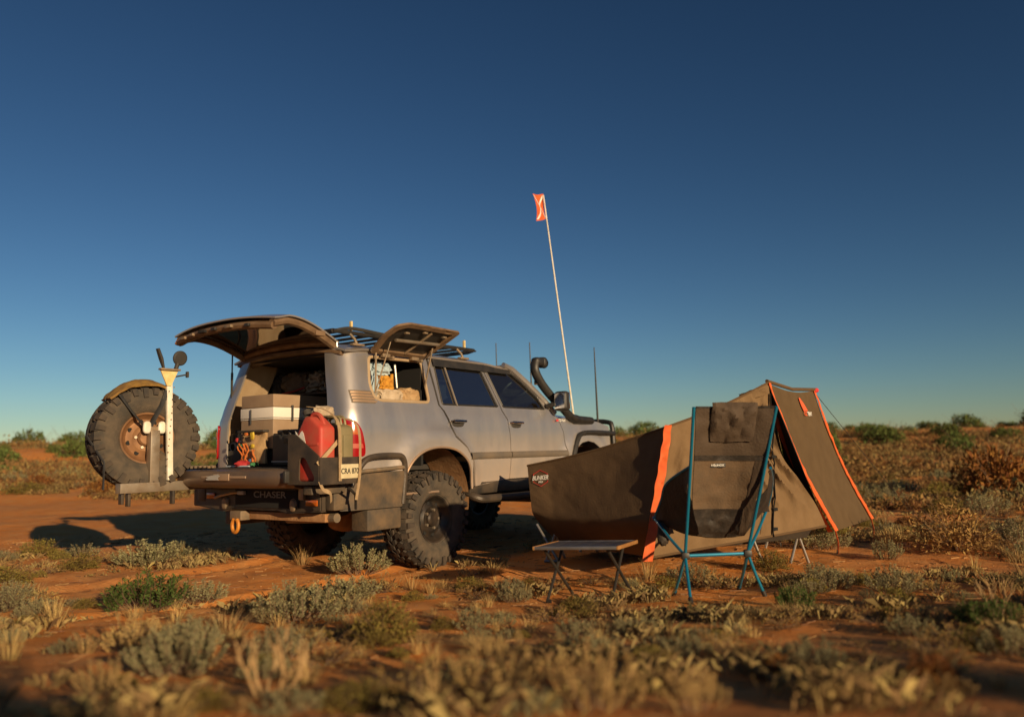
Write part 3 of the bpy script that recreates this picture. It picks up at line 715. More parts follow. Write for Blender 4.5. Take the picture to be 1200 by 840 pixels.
def wheel(name, loc, rotz, rim, parent=car, roll=0.0):
    w_ = bpy.data.objects.new(name, None); link(w_, parent); w_.location = loc; w_.rotation_euler = (0, roll, rotz)
    for src, nm in ((tY, 'tyre'), (tR, 'tread'), (RIMS[rim], 'rim'), (NUTS, 'wheel_nut_set'), (SLOTS, 'rim_slot_set')):
        c = src.copy(); c.name = nm; link(c, w_)
        if nm in ('tread', 'wheel_nut_set', 'rim_slot_set'): c['kind'] = 'stuff'
    return w_
for x in (0.0, 2.87):
    wheel('wheel', (x, -.845, R_T-.012), 0, 'dark', roll=.4*x); wheel('wheel', (x, .845, R_T-.012), pi, 'dark', roll=.2+x)
# spare carrier swung open behind the left corner
SPX = (-1.92, .80, 1.255)
sp = wheel('spare_wheel', SPX, radians(-2), 'rust', roll=.7)
sp.rotation_euler = (0, .7, radians(-16))
bm = B(); bx(bm, (-1.73, .66, .825), (1.02, .075, .085), .006, rot=radians(4)); ca = mk('spare_carrier', bm, 'steel', car); ca['label'] = 'swing-out spare wheel arm, opened'
bm = B(); bx(bm, (-1.915, .655, 1.09), (.085, .07, .46), .006); mk('carrier_post', bm, 'steel', ca)
bm = B(); tube(bm, [(-1.87, .65, 1.12), (-1.50, .67, .87)], .032, 4); mk('carrier_brace', bm, 'steel', ca)
bm = B(); bx(bm, (-1.915, .68, 1.32), (.10, .07, .07), .01); mk('hub_mount', bm, 'dull_steel', ca)
for dx in (-.07, .07):
    bm = B(); blob(bm, (-1.915+dx, .645, 1.345), (.036, .02, .055), 4, .06); mk('white_glove', bm, 'white_paint', ca) if False else mk('wing_bracket', bm, 'white_paint', ca)
for xx, zz, hh in ((-2.19, .745, .11), (-2.13, .735, .13), (-1.72, .73, .13)):
    bm = B(); bx(bm, (xx, .655, zz), (.025, .05, hh), .004); mk('drop_bracket', bm, 'bumper_black', ca)
bm = B(); bx(bm, (-1.30, .78, .76), (.10, .12, .20), .02); mk('pivot', bm, 'bumper_black', ca)
# straps over the spare
def on_spare(a, r, off=.0):  # a point on the face turned to the camera
    c8, s8 = cos(radians(-16)), sin(radians(-16)); lx = r*cos(a); return V(SPX[0]+lx*c8+off*s8, SPX[1]+lx*s8-off*c8, SPX[2]+r*sin(a))
for a0 in (1.25, 2.15):
    bm = B(); tube(bm, [on_spare(a0, .47, -.05), on_spare(a0, .44, .175), on_spare(a0, .30, .17), on_spare(1.6, .06, .13)], .022, 6, flat=.3); mk('wheel_strap', bm, 'black_bag', ca)
bm = B(); tube(bm, [on_spare(2.9, .47, .06), on_spare(3.1, .475, .06), V(-2.345, .66, 1.05), V(-2.345, .66, .82)], .014, 6, flat=.4); mk('hanging_strap', bm, 'black_bag', ca)

# jerry can holder on the right arm, swung open
JX0, JX1, JY0, JY1 = -1.60, -1.17, -1.16, -.79
bm = B()
jt = .012
bx(bm, ((JX0+JX1)/2, (JY0+JY1)/2, .845), (JX1-JX0, JY1-JY0, .02)); 
bx(bm, ((JX0+JX1)/2, JY0, .945), (JX1-JX0, jt, .21)); bx(bm, ((JX0+JX1)/2, JY1, .945), (JX1-JX0, jt, .21)); bx(bm, (JX1, (JY0+JY1)/2, .945), (jt, JY1-JY0-.03, .21))
jh = mk('jerry_can_holder', bm, 'bumper_black', car, sharp=20); jh['label'] = 'black steel holder for two jerry cans'
def SJ(u, z): return V(JX0-.006, u, z)
bm = B(); panel(bm, [(JY1+.005, .84), (JY1+.005, 1.245), (JY1-.09, 1.235), (JY0+.005, 1.06), (JY0+.005, .84)], [roundpoly([(JY1-.13, .865), (JY1-.135, 1.05), (JY1-.20, 1.055), (JY0+.055, .90), (JY0+.06, .865)], .03)], SJ, .06, .012); mk('holder_face', bm, 'bumper_black', jh)
bm = B(); bx(bm, ((JX0+JX1)/2+.09, JY0-.012, .935), (.205, .006, .115), .003); pl = mk('number_plate', bm, 'plate', jh)
text_mesh('plate_lettering', 'CRA 870', .062, 'print_black', pl, frame_mt(((JX0+JX1)/2+.09, JY0-.0165, .935), (1, 0, 0), (0, 0, 1)), .001, .82, .0008)
bm = B(); bx(bm, (-1.38, -.97, .79), (.36, .10, .07), .01); tube(bm, [(-1.25, -.93, .79), (-1.25, -.93, .62)], .035, 10); mk('holder_arm', bm, 'bumper_dusty', jh)
bm = B(); tube(bm, [(-1.30, -1.17, .80), (-1.20, -1.14, .74), (-1.16, -1.10, .62)], .012, 6); mk('cable', bm, 'black_plastic', jh)

# roof rack
bm = B()
rk = [(-1.02, -.66), (1.02, -.66), (1.12, -.5), (1.12, .5), (1.02, .66), (-1.02, .66), (-1.02, -.66)]
tube(bm, [(x, y, 2.175) for x, y in rk], .020, 8); rr = mk('roof_rack', bm, 'black_plastic', car)
for k in range(11):
    bm = B(); bx(bm, (-.95+k*.2, 0, 2.175), (.07, 1.30, .018), .005); mk('rack_slat', bm, 'black_plastic', rr)
for sg in (-1, 1):
    for x in (-.82, -.1, .72):
        bm = B(); tube(bm, [(x, sg*.66, 2.17), (x+.02, sg*.71, 2.11), (x+.03, sg*.73, 2.055)], .014, 6); bx(bm, (x+.03, sg*.73, 2.06), (.14, .05, .02), .005); mk('rack_foot', bm, 'dull_steel', rr)
bm = B(); tube(bm, bez([(-.98, -.66, 2.18), (-.8, -.67, 2.215), (-.4, -.67, 2.20), (0, -.66, 2.185)], 5), .018, 6); mk('rack_wrap', bm, 'dark_trim', rr)
for x, y in ((-.80, -.66), (.93, -.60)):
    bm = B(); bx(bm, (x, y, 2.24), (.02, .03, .09), .006); mk('marker_tab', bm, 'cream_yellow', rr)
# snorkel
bm = B()
path = bez([(3.06, -.95, 1.425), (2.72, -.965, 1.43), (2.52, -.985, 1.46), (2.36, -.97, 1.56), (2.17, -.93, 1.70), (2.0, -.895, 1.86), (1.91, -.875, 2.0), (1.93, -.87, 2.10)], 6)
n = len(path); tube(bm, path, [.054+.010*min(1, k/8) if k < 10 else .055 for k in range(n)], 12, flat=.9)
blob(bm, (1.99, -.872, 2.11), (.10, .060, .052), 5, .02); blob(bm, (2.075, -.872, 2.105), (.050, .065, .066), 5, .02)
sk = mk('snorkel', bm, 'black_plastic', car)
bm = B(); lathe(bm, [(0, .0), (.05, .0), (.062, -.01)], 16, Matrix.Translation((2.128, -.872, 2.10)) @ Matrix.Rotation(pi/2, 4, 'Y')); mk('snorkel_mouth', bm, 'liner', sk)
bm = B(); bx(bm, (1.965, -.855, 1.86), (.03, .05, .05), .006); mk('snorkel_bracket', bm, 'dull_steel', sk)
# bull bar and brush rail
bm = B(); bx(bm, (3.62, 0, .86), (.16, 1.86, .26), .03); bb = mk('bull_bar', bm, 'bumper_black', car)
for sg in (-1, 1):
    bm = B(); tube(bm, bez([(3.66, sg*.50, .95), (3.68, sg*.52, 1.35), (3.66, sg*.60, 1.43), (3.63, sg*.88, 1.42), (3.61, sg*.96, 1.34), (3.60, sg*.98, .95)], 6), .033, 10); mk('bar_hoop', bm, 'black_plastic', bb)
    bm = B(); tube(bm, bez([(3.60, sg*.99, 1.265), (3.1, sg*1.03, 1.275), (2.74, sg*1.03, 1.265), (2.60, sg*1.03, 1.20), (2.48, sg*1.03, .98), (2.38, sg*1.01, .66)], 6), .030, 10); mk('brush_rail', bm, 'black_plastic', bb)
bm = B(); tube(bm, [(3.68, -.6, 1.30), (3.68, .6, 1.30)], .03, 8); mk('cross_tube', bm, 'black_plastic', bb)
# aerials and sand flag
def aerial(a, b, r, m, nm='aerial', base=.35):
    a, b = Vector(a), Vector(b); bm = B(); tube(bm, [a, a+(b-a)*base, b], [r*1.8, r*1.6, r*.8], 6); return mk(nm, bm, m, car)
aerial((3.62, -.74, 1.42), (3.57, -.75, 2.44), .009, 'black_plastic')
aerial((3.60, .30, 1.40), (3.56, .30, 2.61), .009, 'black_plastic')
aerial((3.58, .90, 1.38), (3.56, .90, 2.66), .008, 'black_plastic')
bm = B(); FB = V(3.07, -.70, 1.43); FT = V(2.46, -.71, 4.30)
tube(bm, [FB, FB+(FT-FB)*.33, FB+(FT-FB)*.66, FT], [.013, .011, .010, .008], 8); fm = mk('flag_mast', bm, 'white_paint', car); fm['label'] = 'tall white mast with orange sand flag'
# flag hangs beside the mast top, its plane facing the camera side
bm = B(); fdir = V(-.70, .15, 0).normalized(); md = (FT-FB).normalized()
def flag_fn(u, v):
    w_ = .20*(1-.15*v); return FT+md*(.02-.33*v)+fdir*(w_*u-.0)+V(.02*sin(u*5+v*4), .03*sin(u*4+v*3), -.05*u*(1-v)+.045*u*v*-1)
grid(bm, flag_fn, 8, 10); fl = mk('sand_flag', bm, 'flag', fm)
for (a, b) in (((0.03, .05), (.97, .95)), ((.97, .05), (.03, .95)), ((0.02, .02), (.98, .02))):
    for off in (.004, -.004):
        bm = B(); nrm = fdir.cross(md)
        def st(u, v): uu = a[0]+(b[0]-a[0])*u; vv = a[1]+(b[1]-a[1])*u; return flag_fn(min(1, max(0, uu+(v-.5)*.13)), vv)+nrm*off
        grid(bm, st, 10, 1); mk('flag_stripe', bm, 'print_white', fl)

# seats seen through the windows
for x, ys in ((1.15, (-.40, .40)), (.42, (-.45, 0, .45))):
    for y in ys:
        s = bpy.data.objects.new('seat', None); link(s, car)
        bm = B(); bx(bm, (x+.25, y, 1.10), (.5, .5, .16), .06); mk('cushion', bm, 'dark_trim', s)
        bm = B(); bx(bm, (x-.02, y, 1.38), (.14, .48, .60), .06, rot=Matrix.Rotation(-.2, 4, 'Y')); mk('backrest', bm, 'dark_trim', s)
        bm = B(); bx(bm, (x-.12, y, 1.77), (.09, .26, .18), .04); mk('headrest', bm, 'sand_cloth' if y < -.42 else 'dark_trim', s)
bm = B(); tube(bm, [V(1.93+.07*cos(a), -.40+.19*sin(a), 1.47+.17*cos(a)) for a in [2*pi*k/20 for k in range(21)]], .016, 6); mk('steering_wheel', bm, 'black_plastic', car)
bm = B(); bx(bm, (2.15, 0, 1.40), (.36, 1.5, .2), .06); mk('dashboard', bm, 'dark_trim', car)
# drawer unit and shelf in the load bay
bm = B(); bx(bm, (-.54, .30, 1.04), (1.12, 1.0, .18), .01); mk('drawer_unit', bm, 'dark_trim', car)
bm = B(); bx(bm, (-.30, .29, 1.675), (.60, .94, .02), .004); sh = mk('cargo_shelf', bm, 'brown_bag', car)
bm = B(); tube(bm, [(-.59, -.165, 1.685), (-.59, -.165, .97)], .013, 8); mk('shelf_post', bm, 'silver_leg', sh)
bm = B(); tube(bm, [(-.35, .72, 1.66), (-.35, .72, .97)], .013, 8); mk('shelf_post', bm, 'silver_leg', sh)
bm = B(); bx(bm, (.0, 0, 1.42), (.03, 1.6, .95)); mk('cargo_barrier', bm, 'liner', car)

# ------------------------------------------------------------------ gear carried in and on the car
def inside(name, label, cat, x, y, z, group=None): return thing(name, label, cat, wor(x, y, z), CRZ, group)
def can_body(bm, W, D, Hh, sh, flat):
    """a can in x = thickness, y = width, z up: outline with shoulders, extruded and bevelled"""
    P = [(-W/2, 0), (W/2, 0), (W/2, Hh-sh), (flat, Hh), (-flat*.6, Hh), (-W/2, Hh-sh*.55)]
    a = [bm.verts.new((-D/2, y, z)) for y, z in P]; b = [bm.verts.new((D/2, y, z)) for y, z in P]; n = len(P)
    bm.faces.new(a); bm.faces.new(b[::-1])
    for i in range(n): bm.faces.new((a[i], b[i], b[(i+1) % n], a[(i+1) % n]))
    bmesh.ops.recalc_face_normals(bm, faces=bm.faces); bmesh.ops.bevel(bm, geom=list(bm.edges), offset=.028, segments=4, profile=.5, affect='EDGES')
# red can
t = inside('jerry_can', 'red plastic jerry can with tan strap standing in the black holder', 'jerry can', -1.487, -.975, .857)
bm = B(); can_body(bm, .315, .160, .525, .17, .05); mk('can_body', bm, 'red_plastic', t)
bm = B(); tube(bm, bez([(0, .045, .49), (0, .02, .54), (0, -.06, .525), (0, -.12, .42)], 5), .020, 8); mk('handle', bm, 'red_plastic', t)
bm = B(); lathe(bm, [(0, .05), (.03, .05), (.034, .045), (.034, 0)], 16, Matrix.Translation((0, .085, .535)) @ Matrix.Rotation(-.5, 4, 'X')); mk('cap', bm, 'dark_trim', t)
bm = B(); grid(bm, lambda u, v: V(-.0835, .03+.10*u+.03*(v-.5), .30+.09*v+.02*sin(8*u)), 6, 3); thick(bm, .002); mk('sticker', bm, 'print_white', t)
bm = B()
for zz in (.18, .30): bx(bm, (-.082, -.02, zz), (.008, .22, .022), .004)
mk('can_rib', bm, 'red_plastic', t)
# olive can
t = inside('jerry_can', 'olive green metal jerry can behind the red one in the holder', 'jerry can', -1.30, -.975, .857)
bm = B(); can_body(bm, .335, .165, .475, .07, .10); mk('can_body', bm, 'olive_can', t)
for dx in (-.045, 0, .045):
    bm = B(); tube(bm, bez([(dx, .09, .455), (dx, .07, .515), (dx, -.07, .52), (dx, -.10, .455)], 4), .012, 6); mk('handle', bm, 'olive_can', t)
bm = B(); bx(bm, (0, -.172, .24), (.09, .012, .26), .01); mk('pressed_panel', bm, 'olive_can', t)
# straps round the cans
def strap(pts, w=.022, label='tan webbing strap tied over the jerry cans', m='strap', nm='tie_strap'):
    bm = B(); P = [Vector(p) for p in bez(pts, 6)]; n_ = len(P)-1
    def rib(u, v):
        i = round(u*n_); d = (P[min(i+1, n_)]-P[max(i-1, 0)]).normalized(); s_ = d.cross(V(.3, -1, .45).normalized()).normalized(); p = P[i]+s_*w*(2*v-1); return wor(*p)
    grid(bm, rib, n_, 2); thick(bm, .003); o = mk(nm, bm, m, None, origin=wor(*pts[0])); return tag(o, label, 'strap')
strap([(-1.47, -.86, 1.47), (-1.42, -1.02, 1.435), (-1.405, -1.155, 1.33), (-1.40, -1.175, 1.10), (-1.40, -1.178, .86)], label='tan webbing strap running down between the red and olive cans')
strap([(-1.40, -1.15, 1.18), (-1.50, -1.16, 1.10), (-1.575, -1.15, 1.03), (-1.615, -1.15, 1.0)], .016, label='short tan strap end looped across the red can')
strap([(-1.31, -.85, 1.40), (-1.27, -1.02, 1.38), (-1.20, -1.165, 1.30), (-1.185, -1.18, 1.0), (-1.20, -1.18, .84), (-1.22, -1.17, .70)], .018, label='brown strap over the olive can hanging past the number plate')
strap([(-1.59, -1.15, .86), (-1.58, -1.18, .80), (-1.52, -1.19, .77), (-1.49, -1.17, .70)], .020, label='loose tan strap tail hanging under the can holder')
# rolled hessian behind cans
o = B(); blob(o, wor(-1.30, -.86, 1.43), (.09, .07, .05), 9, .25); tag(mk('rag_bundle', o, 'sand_cloth', None, origin=wor(-1.30, -.86, 1.40)), 'crumpled beige rag tucked behind the olive can', 'rag')

# jack with white bar
t = thing('high_lift_jack', 'white high lift jack bar standing beside the spare wheel', 'jack', wor(-1.80, .60, .87), CRZ)
bm = B(); bx(bm, (.0, 0, .44), (.052, .03, .86), .003, rot=Matrix.Rotation(-.035, 4, 'Y')); mk('upright_bar', bm, 'white_paint', t)
bm = B()
for k in range(14): lathe(bm, [(0, .002), (.007, .002), (.007, 0)], 8, Matrix.Translation((-.03+.06*k/14-.0, -.016, .08+k*.058)) @ Matrix.Rotation(pi/2, 4, 'X'))
mk('bar_holes', bm, 'dull_steel', t)['kind'] = 'stuff'
bm = B(); a = [(-.085, .985), (.085, .985), (.02, .845), (-.02, .845)]
for y0 in (-.028,): 
    v1 = [bm.verts.new((x-.03, y0, z)) for x, z in a]; v2 = [bm.verts.new((x-.03, y0+.014, z)) for x, z in a]
    bm.faces.new(v1); bm.faces.new(v2[::-1])
    for i in range(4): bm.faces.new((v1[i], v2[i], v2[(i+1) % 4], v1[(i+1) % 4]))
bmesh.ops.recalc_face_normals(bm, faces=bm.faces); mk('jack_head', bm, 'cream_yellow', t)
bm = B(); bx(bm, (-.03, -.03, .99), (.19, .05, .018), .004); mk('head_cap', bm, 'dull_steel', t)
bm = B(); tube(bm, [(-.09, -.03, 1.0), (-.115, -.03, 1.08), (-.15, -.03, 1.17)], [.018, .03, .026], 8, flat=.5); mk('black_paddle', bm, 'dark_trim', t)
bm = B(); tube(bm, [(.03, -.03, 1.0), (.045, -.03, 1.05)], .02, 8); lathe(bm, [(0, .018), (.055, .016), (.068, .006), (.068, -.006), (.055, -.016), (0, -.018)], 24, Matrix.Translation((.068, -.03, 1.10)) @ Matrix.Rotation(pi/2+.15, 4, 'X')); mk('round_foot', bm, 'dark_trim', t)
bm = B(); tube(bm, [(.03, -.02, .93), (.14, -.02, .955)], .008, 6); bx(bm, (.15, -.02, .957), (.02, .03, .055), .005); mk('pin', bm, 'dark_trim', t)
# bag over the spare
bm = B()
def tb(u, v):
    a = 1.18+1.15*u; r = .475+.05*sin(pi*u)**.8*(1-abs(2*v-1)**3)+.012*noise.noise((u*7, v*5, 2)); p = on_spare(a, r, -.17+.34*v); return wor(*p)
grid(bm, tb, 22, 10); thick(bm, .02); tag(mk('canvas_bag', bm, 'canvas_yellow', None, origin=wor(*on_spare(1.57, .48))), 'worn yellow-brown canvas bag strapped over the top of the spare tyre', 'bag')

# fridge box
t = inside('fridge_box', 'beige portable fridge box with a white band in the load bay', 'fridge', -.81, .24, 1.137)
bm = B(); bx(bm, (0, 0, .135), (.66, .48, .27), .012, seg=3); mk('tub', bm, 'fridge_tan', t)
bm = B(); bx(bm, (0, 0, .335), (.668, .488, .095), .006, seg=2); mk('white_band', bm, 'fridge_white', t)
bm = B(); bx(bm, (0, 0, .445), (.66, .48, .12), .016, seg=3); mk('lid', bm, 'fridge_tan', t)
bm = B(); bx(bm, (0, 0, .277), (.664, .484, .010), .002); mk('trim_line', bm, 'fridge_white', t)
for xx in (-.12, .15):
    bm = B(); bx(bm, (xx, -.25, .33), (.022, .012, .15), .004); mk('latch', bm, 'dark_grey_box', t)
bm = B(); bx(bm, (-.34, .08, .30), (.012, .012, .14), .003); mk('latch', bm, 'dark_grey_box', t)
# black case
t = inside('equipment_case', 'black hard case with latch standing at the tailgate edge', 'case', -1.08, -.25, .985)
bm = B(); bx(bm, (0, 0, .14), (.22, .40, .28), .02, seg=3); mk('case_body', bm, 'dark_grey_box', t)
bm = B(); bx(bm, (0, 0, .035), (.23, .41, .012), .003); mk('case_rim', bm, 'print_grey', t)
bm = B(); bx(bm, (-.02, .0, .30), (.16, .30, .04), .018); mk('case_lid', bm, 'dark_grey_box', t)
bm = B(); bx(bm, (-.115, -.02, .23), (.018, .09, .07), .006); tube(bm, [(-.11, -.06, .27), (-.12, -.04, .31), (-.12, .03, .31), (-.11, .05, .27)], .010, 6); mk('latch', bm, 'black_plastic', t)
# rear side tank and pole
for k, (x, y, h_) in enumerate(((-1.0, .72, .34), (-1.01, .60, .36))):
    t = inside('water_container', ('ribbed black water container against the left pillar trim', 'tall black water container beside the hanging pouch')[k], 'container', x, y, .96)
    bm = B(); bx(bm, (0, 0, h_/2), (.10, .11, h_), .03, seg=3); mk('tank', bm, 'black_plastic', t)
    bm = B(); lathe(bm, [(0, .03), (.025, .03), (.03, 0)], 14, Matrix.Translation((0, 0, h_-.001))); mk('cap', bm, 'dark_trim', t)
    bm = B(); lathe(bm, [(.035, .004), (.045, .008), (.05, 0)], 16, Matrix.Translation((-.051, 0, h_*.6)) @ Matrix.Rotation(-pi/2, 4, 'Y')); mk('tap_ring', bm, 'print_grey', t)
bm = B(); tube(bm, [wor(-1.02, .525, .99), wor(-1.01, .53, 1.52)], .010, 8); tag(mk('tent_pole', bm, 'cream_yellow', None, origin=wor(-1.02, .525, .99)), 'cream coloured pole standing left of the fridge box', 'pole')
# hanging pouch with bright straps
t = inside('gear_pouch', 'tan canvas pouch hanging in front of the fridge box', 'pouch', -1.17, .20, .985)
bm = B(); grid(bm, lambda u, v: V(-.03-.05*sin(pi*u)*sin(pi*min(1, v*1.1))+.012*noise.noise((u*6, v*6, 1)), -.17+.34*u, .02+.30*v), 14, 14); thick(bm, .03); mk('pouch_body', bm, 'tan_cloth', t)
bm = B(); bx(bm, (-.04, 0, .315), (.07, .38, .022), .008); mk('pouch_rim', bm, 'dark_trim', t)
for k, (yy, zz, sx, sz, m_, nm, lb) in enumerate(((-.06, .27, .045, .07, 'pure_yellow', 'yellow_tag', 'yellow plastic tag clipped on the tan pouch'), (.03, .29, .035, .03, 'pure_orange', 'orange_tag', 'small orange tag above the tan pouch'), (-.065, .18, .04, .04, 'pure_yellow', 'yellow_buckle', 'yellow buckle below the yellow tag'), (.17, .24, .025, .04, 'pure_red', 'red_clip', 'red clip on the pouch edge'), (.11, .19, .07, .018, 'pure_green', 'green_rope', 'green rope knotted across the pouch'), (-.03, .05, .03, .03, 'pure_blue', 'blue_clip', 'blue clip near the pouch bottom'))):
    bm = B(); blob(bm, (0, 0, 0), (.012, sx/2+.002, sz/2), k, .3, sub=2); o = mk(nm, bm, m_); o.location = wor(-1.262, .20+yy, .985+zz); o.rotation_euler = (0, 0, CRZ); tag(o, lb, 'clip')
bm = B()
for j in range(5):
    tube(bm, [wor(-1.26-.012*sin(k*.9+j), .33-.025*j-.018*k*.25+.022*sin(k*1.3+j*2), 1.19-.028*k) for k in range(7)], .0065, 6)
tag(mk('rope_bundle', bm, 'pure_orange', None, origin=wor(-1.03, .5, 1.1)), 'bundle of orange rope hanging at the tailgate edge', 'rope')
bm = B()
for j in range(3):
    tube(bm, [wor(-1.26-.01*sin(k+j), .11+.014*j+.012*sin(k*1.3+j*2), 1.13-.022*k) for k in range(6)], .006, 6)
tag(mk('rope_bundle', bm, 'pure_orange', None, origin=wor(-1.03, .3, 1.1)), 'short orange cord hanging under the yellow buckle', 'rope')
bm = B(); blob(bm, wor(-1.27, .24, 1.005), (.07, .10, .03), 5, .35, 4); tag(mk('red_cloth', bm, 'pure_red', None, origin=wor(-1.05, .44, .98)), 'crumpled red cloth lying on the load floor', 'cloth')
bm = B(); bx(bm, (0, 0, 0), (.10, .34, .012), .004); o = mk('pale_tray', bm, 'pale_blue'); o.location = wor(-1.30, .24, .985); o.rotation_euler = (0, 0, CRZ); tag(o, 'pale blue plastic tray under the red cloth', 'tray')
bm = B(); blob(bm, wor(-1.29, .07, 1.0), (.03, .06, .02), 7, .3); tag(mk('green_cloth', bm, 'pure_green', None, origin=wor(-1.08, .26, .99)), 'green cloth beside the red one on the load floor', 'cloth')
# bags on the shelf
def bag(name, label, cat, c, s, m, seed, amp=.25, rot=None, sub=4, fq=3.0):
    bm = B(); blob(bm, (0, 0, 0), s, seed, amp, fq, sub, rot, flatz=s[2]*.85); o = mk(name, bm, m); o.location = wor(*c); o.rotation_euler = (0, 0, CRZ); return tag(o, label, cat)
bag('duffel_bag', 'rolled brown duffel bag on the cargo shelf', 'bag', (-.42, .44, 1.795), (.16, .22, .115), 'brown_bag', 1, .3)
bag('camouflage_net', 'crumpled camouflage net on the cargo shelf beside the brown bag', 'net', (-.44, .05, 1.785), (.15, .22, .105), 'camo', 2, .55, fq=4)
bag('black_bag', 'black bag at the back of the cargo shelf', 'bag', (-.14, .25, 1.80), (.12, .42, .12), 'black_bag', 3, .3)
bag('black_backpack', 'black backpack wedged against the left side lining', 'bag', (-.45, .70, 1.79), (.13, .09, .11), 'black_bag', 6, .3)
bm = B(); tube(bm, bez([wor(-.60, .55, 1.695), wor(-.63, .40, 1.70), wor(-.62, .30, 1.715), wor(-.60, .22, 1.74)], 5), .017, 6, flat=.4); tag(mk('red_strap', bm, 'pure_red', None, origin=wor(-.85, .1, 1.69)), 'red strap at the shelf edge below the brown duffel bag', 'strap')
bm = B(); tube(bm, bez([wor(-.58, -.06, 1.72), wor(-.59, -.11, 1.87), wor(-.59, -.13, 1.90), wor(-.59, -.16, 1.80), wor(-.58, -.17, 1.70)], 5), .014, 6, flat=.5); tag(mk('bag_loop', bm, 'sand_cloth', None, origin=wor(-.84, -.4, 1.7)), 'pale fabric loop standing up from the camouflage net', 'strap')
bag('grey_sleeping_bag', 'dark grey rolled sleeping bag beside the black case', 'sleeping bag', (-.80, -.50, 1.12), (.16, .18, .16), 'dark_grey_box', 21, .22)
bag('rolled_tarp', 'dull brown rolled tarp on top of the sleeping bag', 'tarp', (-.72, -.50, 1.36), (.15, .17, .09), 'brown_bag', 22, .3)
bm = B(); bx(bm, (0, 0, .10), (.26, .30, .20), .02); o = mk('crate', bm, 'black_plastic'); o.location = wor(-.45, -.30, .96); o.rotation_euler = (0, 0, CRZ); tag(o, 'black plastic crate deep in the load bay', 'crate')
# things behind the open side window
bm = B(); bx(bm, (-.36, -.70, 1.50), (.84, .34, .02), .004); mk('side_shelf', bm, 'dark_trim', car)
bag('brown_sack', 'tan brown sack behind the open side window', 'bag', (-.13, -.70, 1.60), (.15, .11, .095), 'tan_cloth', 11, .22)
bag('sand_bag', 'pale sand coloured cloth bag behind the open side window', 'bag', (-.42, -.74, 1.585), (.17, .09, .08), 'sand_cloth', 12, .3)
bag('gold_pouch', 'golden yellow pouch above the pale cloth bag', 'pouch', (-.40, -.68, 1.725), (.085, .07, .075), 'gold_cloth', 13, .3)
bag('blue_pillow', 'pale blue pillow stuffed in the top of the side window', 'pillow', (-.44, -.60, 1.865), (.16, .10, .07), 'blue_cloth', 14, .3)
bag('blue_towel', 'pale blue towel draped left of the golden pouch', 'towel', (-.60, -.69, 1.70), (.075, .07, .13), 'blue_cloth', 15, .35)
bag('striped_rag', 'dark grey crumpled rag in the lower corner of the side window', 'rag', (-.66, -.75, 1.575), (.07, .06, .065), 'camo', 16, .4)
bm = B(); tube(bm, [wor(-.20, -.66, 1.70), wor(-.23, -.66, 1.93)], .014, 8); tag(mk('silver_tube', bm, 'silver_leg', None, origin=wor(-.2, -.66, 1.7)), 'slim silver tube standing behind the brown sack', 'tube')
bm = B(); tube(bm, [wor(-.27, -.66, 1.70), wor(-.27, -.66, 1.83)], .016, 8); tag(mk('orange_tube', bm, 'gold_cloth', None, origin=wor(-.27, -.66, 1.7)), 'short orange tube beside the silver one', 'tube')

# ------------------------------------------------------------------ tent on a stretcher
TB = Vector((1.45, 7.4, gz(1.45, 7.4)))
tent = thing('swag_tent', 'brown canvas swag tent with orange bands on a stretcher beside the car', 'tent', TB)
def tmk(name, bm, m, parent=None, **k): return mk(name, bm, m, parent or tent, origin=TB, **k)
ft, At, P1 = dep(618, 546, 8.15), dep(782, 500.5, 7.05), dep(900, 449, 7.45)
def ridge(t):   # 0 foot .. .58 band A .. 1 peak
    a, b, c = ft, At, P1
    p = a+(b-a)*(t/.58) if t < .58 else b+(c-b)*((t-.58)/.42)
    return p-Vector((0, 0, .03*sin(pi*min(1, t/.58))*(t < .58)+.025*sin(pi*max(0, (t-.58)/.42))))
fb0, fb1, fb2 = dep(623, 597, 7.85), dep(648, 606, 7.62), dep(763, 607, 6.64)
wb = [dep(757, 655, 6.60), dep(887, 632, 6.93), dep(968, 617, 7.22)]
def tarp(u, v):
    top = ridge(.58*u)
    bot = fb0+(fb1-fb0)*(u/.18) if u < .18 else fb1+(fb2-fb1)*((u-.18)/.82)
    p = top+(bot-top)*v
    sag = .035*sin(pi*v)*sin(pi*u)
    return p+Vector((0, sag-.030*noise.noise((u*5, v*2.5, 3))*(sin(pi*v)**.3)-.007*noise.noise((u*22-v*9, v*6+u*4, 8))*(sin(pi*v)**.3)-.012*(1-abs(sin((u*3.2+v*1.4)*pi))**.4)*sin(pi*v)*(1-smooth(.1, .6, u))-.010*sin(u*60+v*9)*smooth(.86, 1, u)*sin(pi*v), .0))
under = [V(.40, 7.98, .17), V(.52, 7.80, .15), V(1.28, 6.98, .10)]
def tarp_full(u, v):   # the sheet, then its lower edge rolling under the stretcher
    if v <= .7: return tarp(u, v/.7)
    t = (v-.7)/.3; a = tarp(u, 1); lo_ = under[0]+(under[1]-under[0])*(u/.18) if u < .18 else under[1]+(under[2]-under[1])*((u-.18)/.82)
    d = (tarp(u, 1)-tarp(u, .9)).normalized()*.10; c = a+d
    p = a*(1-t)**2+c*(2*t*(1-t))+lo_*t*t
    return p+Vector((0, .012*noise.noise((u*9, t*2, 4))*sin(pi*t), 0))
bm = B(); grid(bm, tarp_full, 54, 40); fly = tmk('foot_fly', bm, 'canvas_dark', sharp=80)
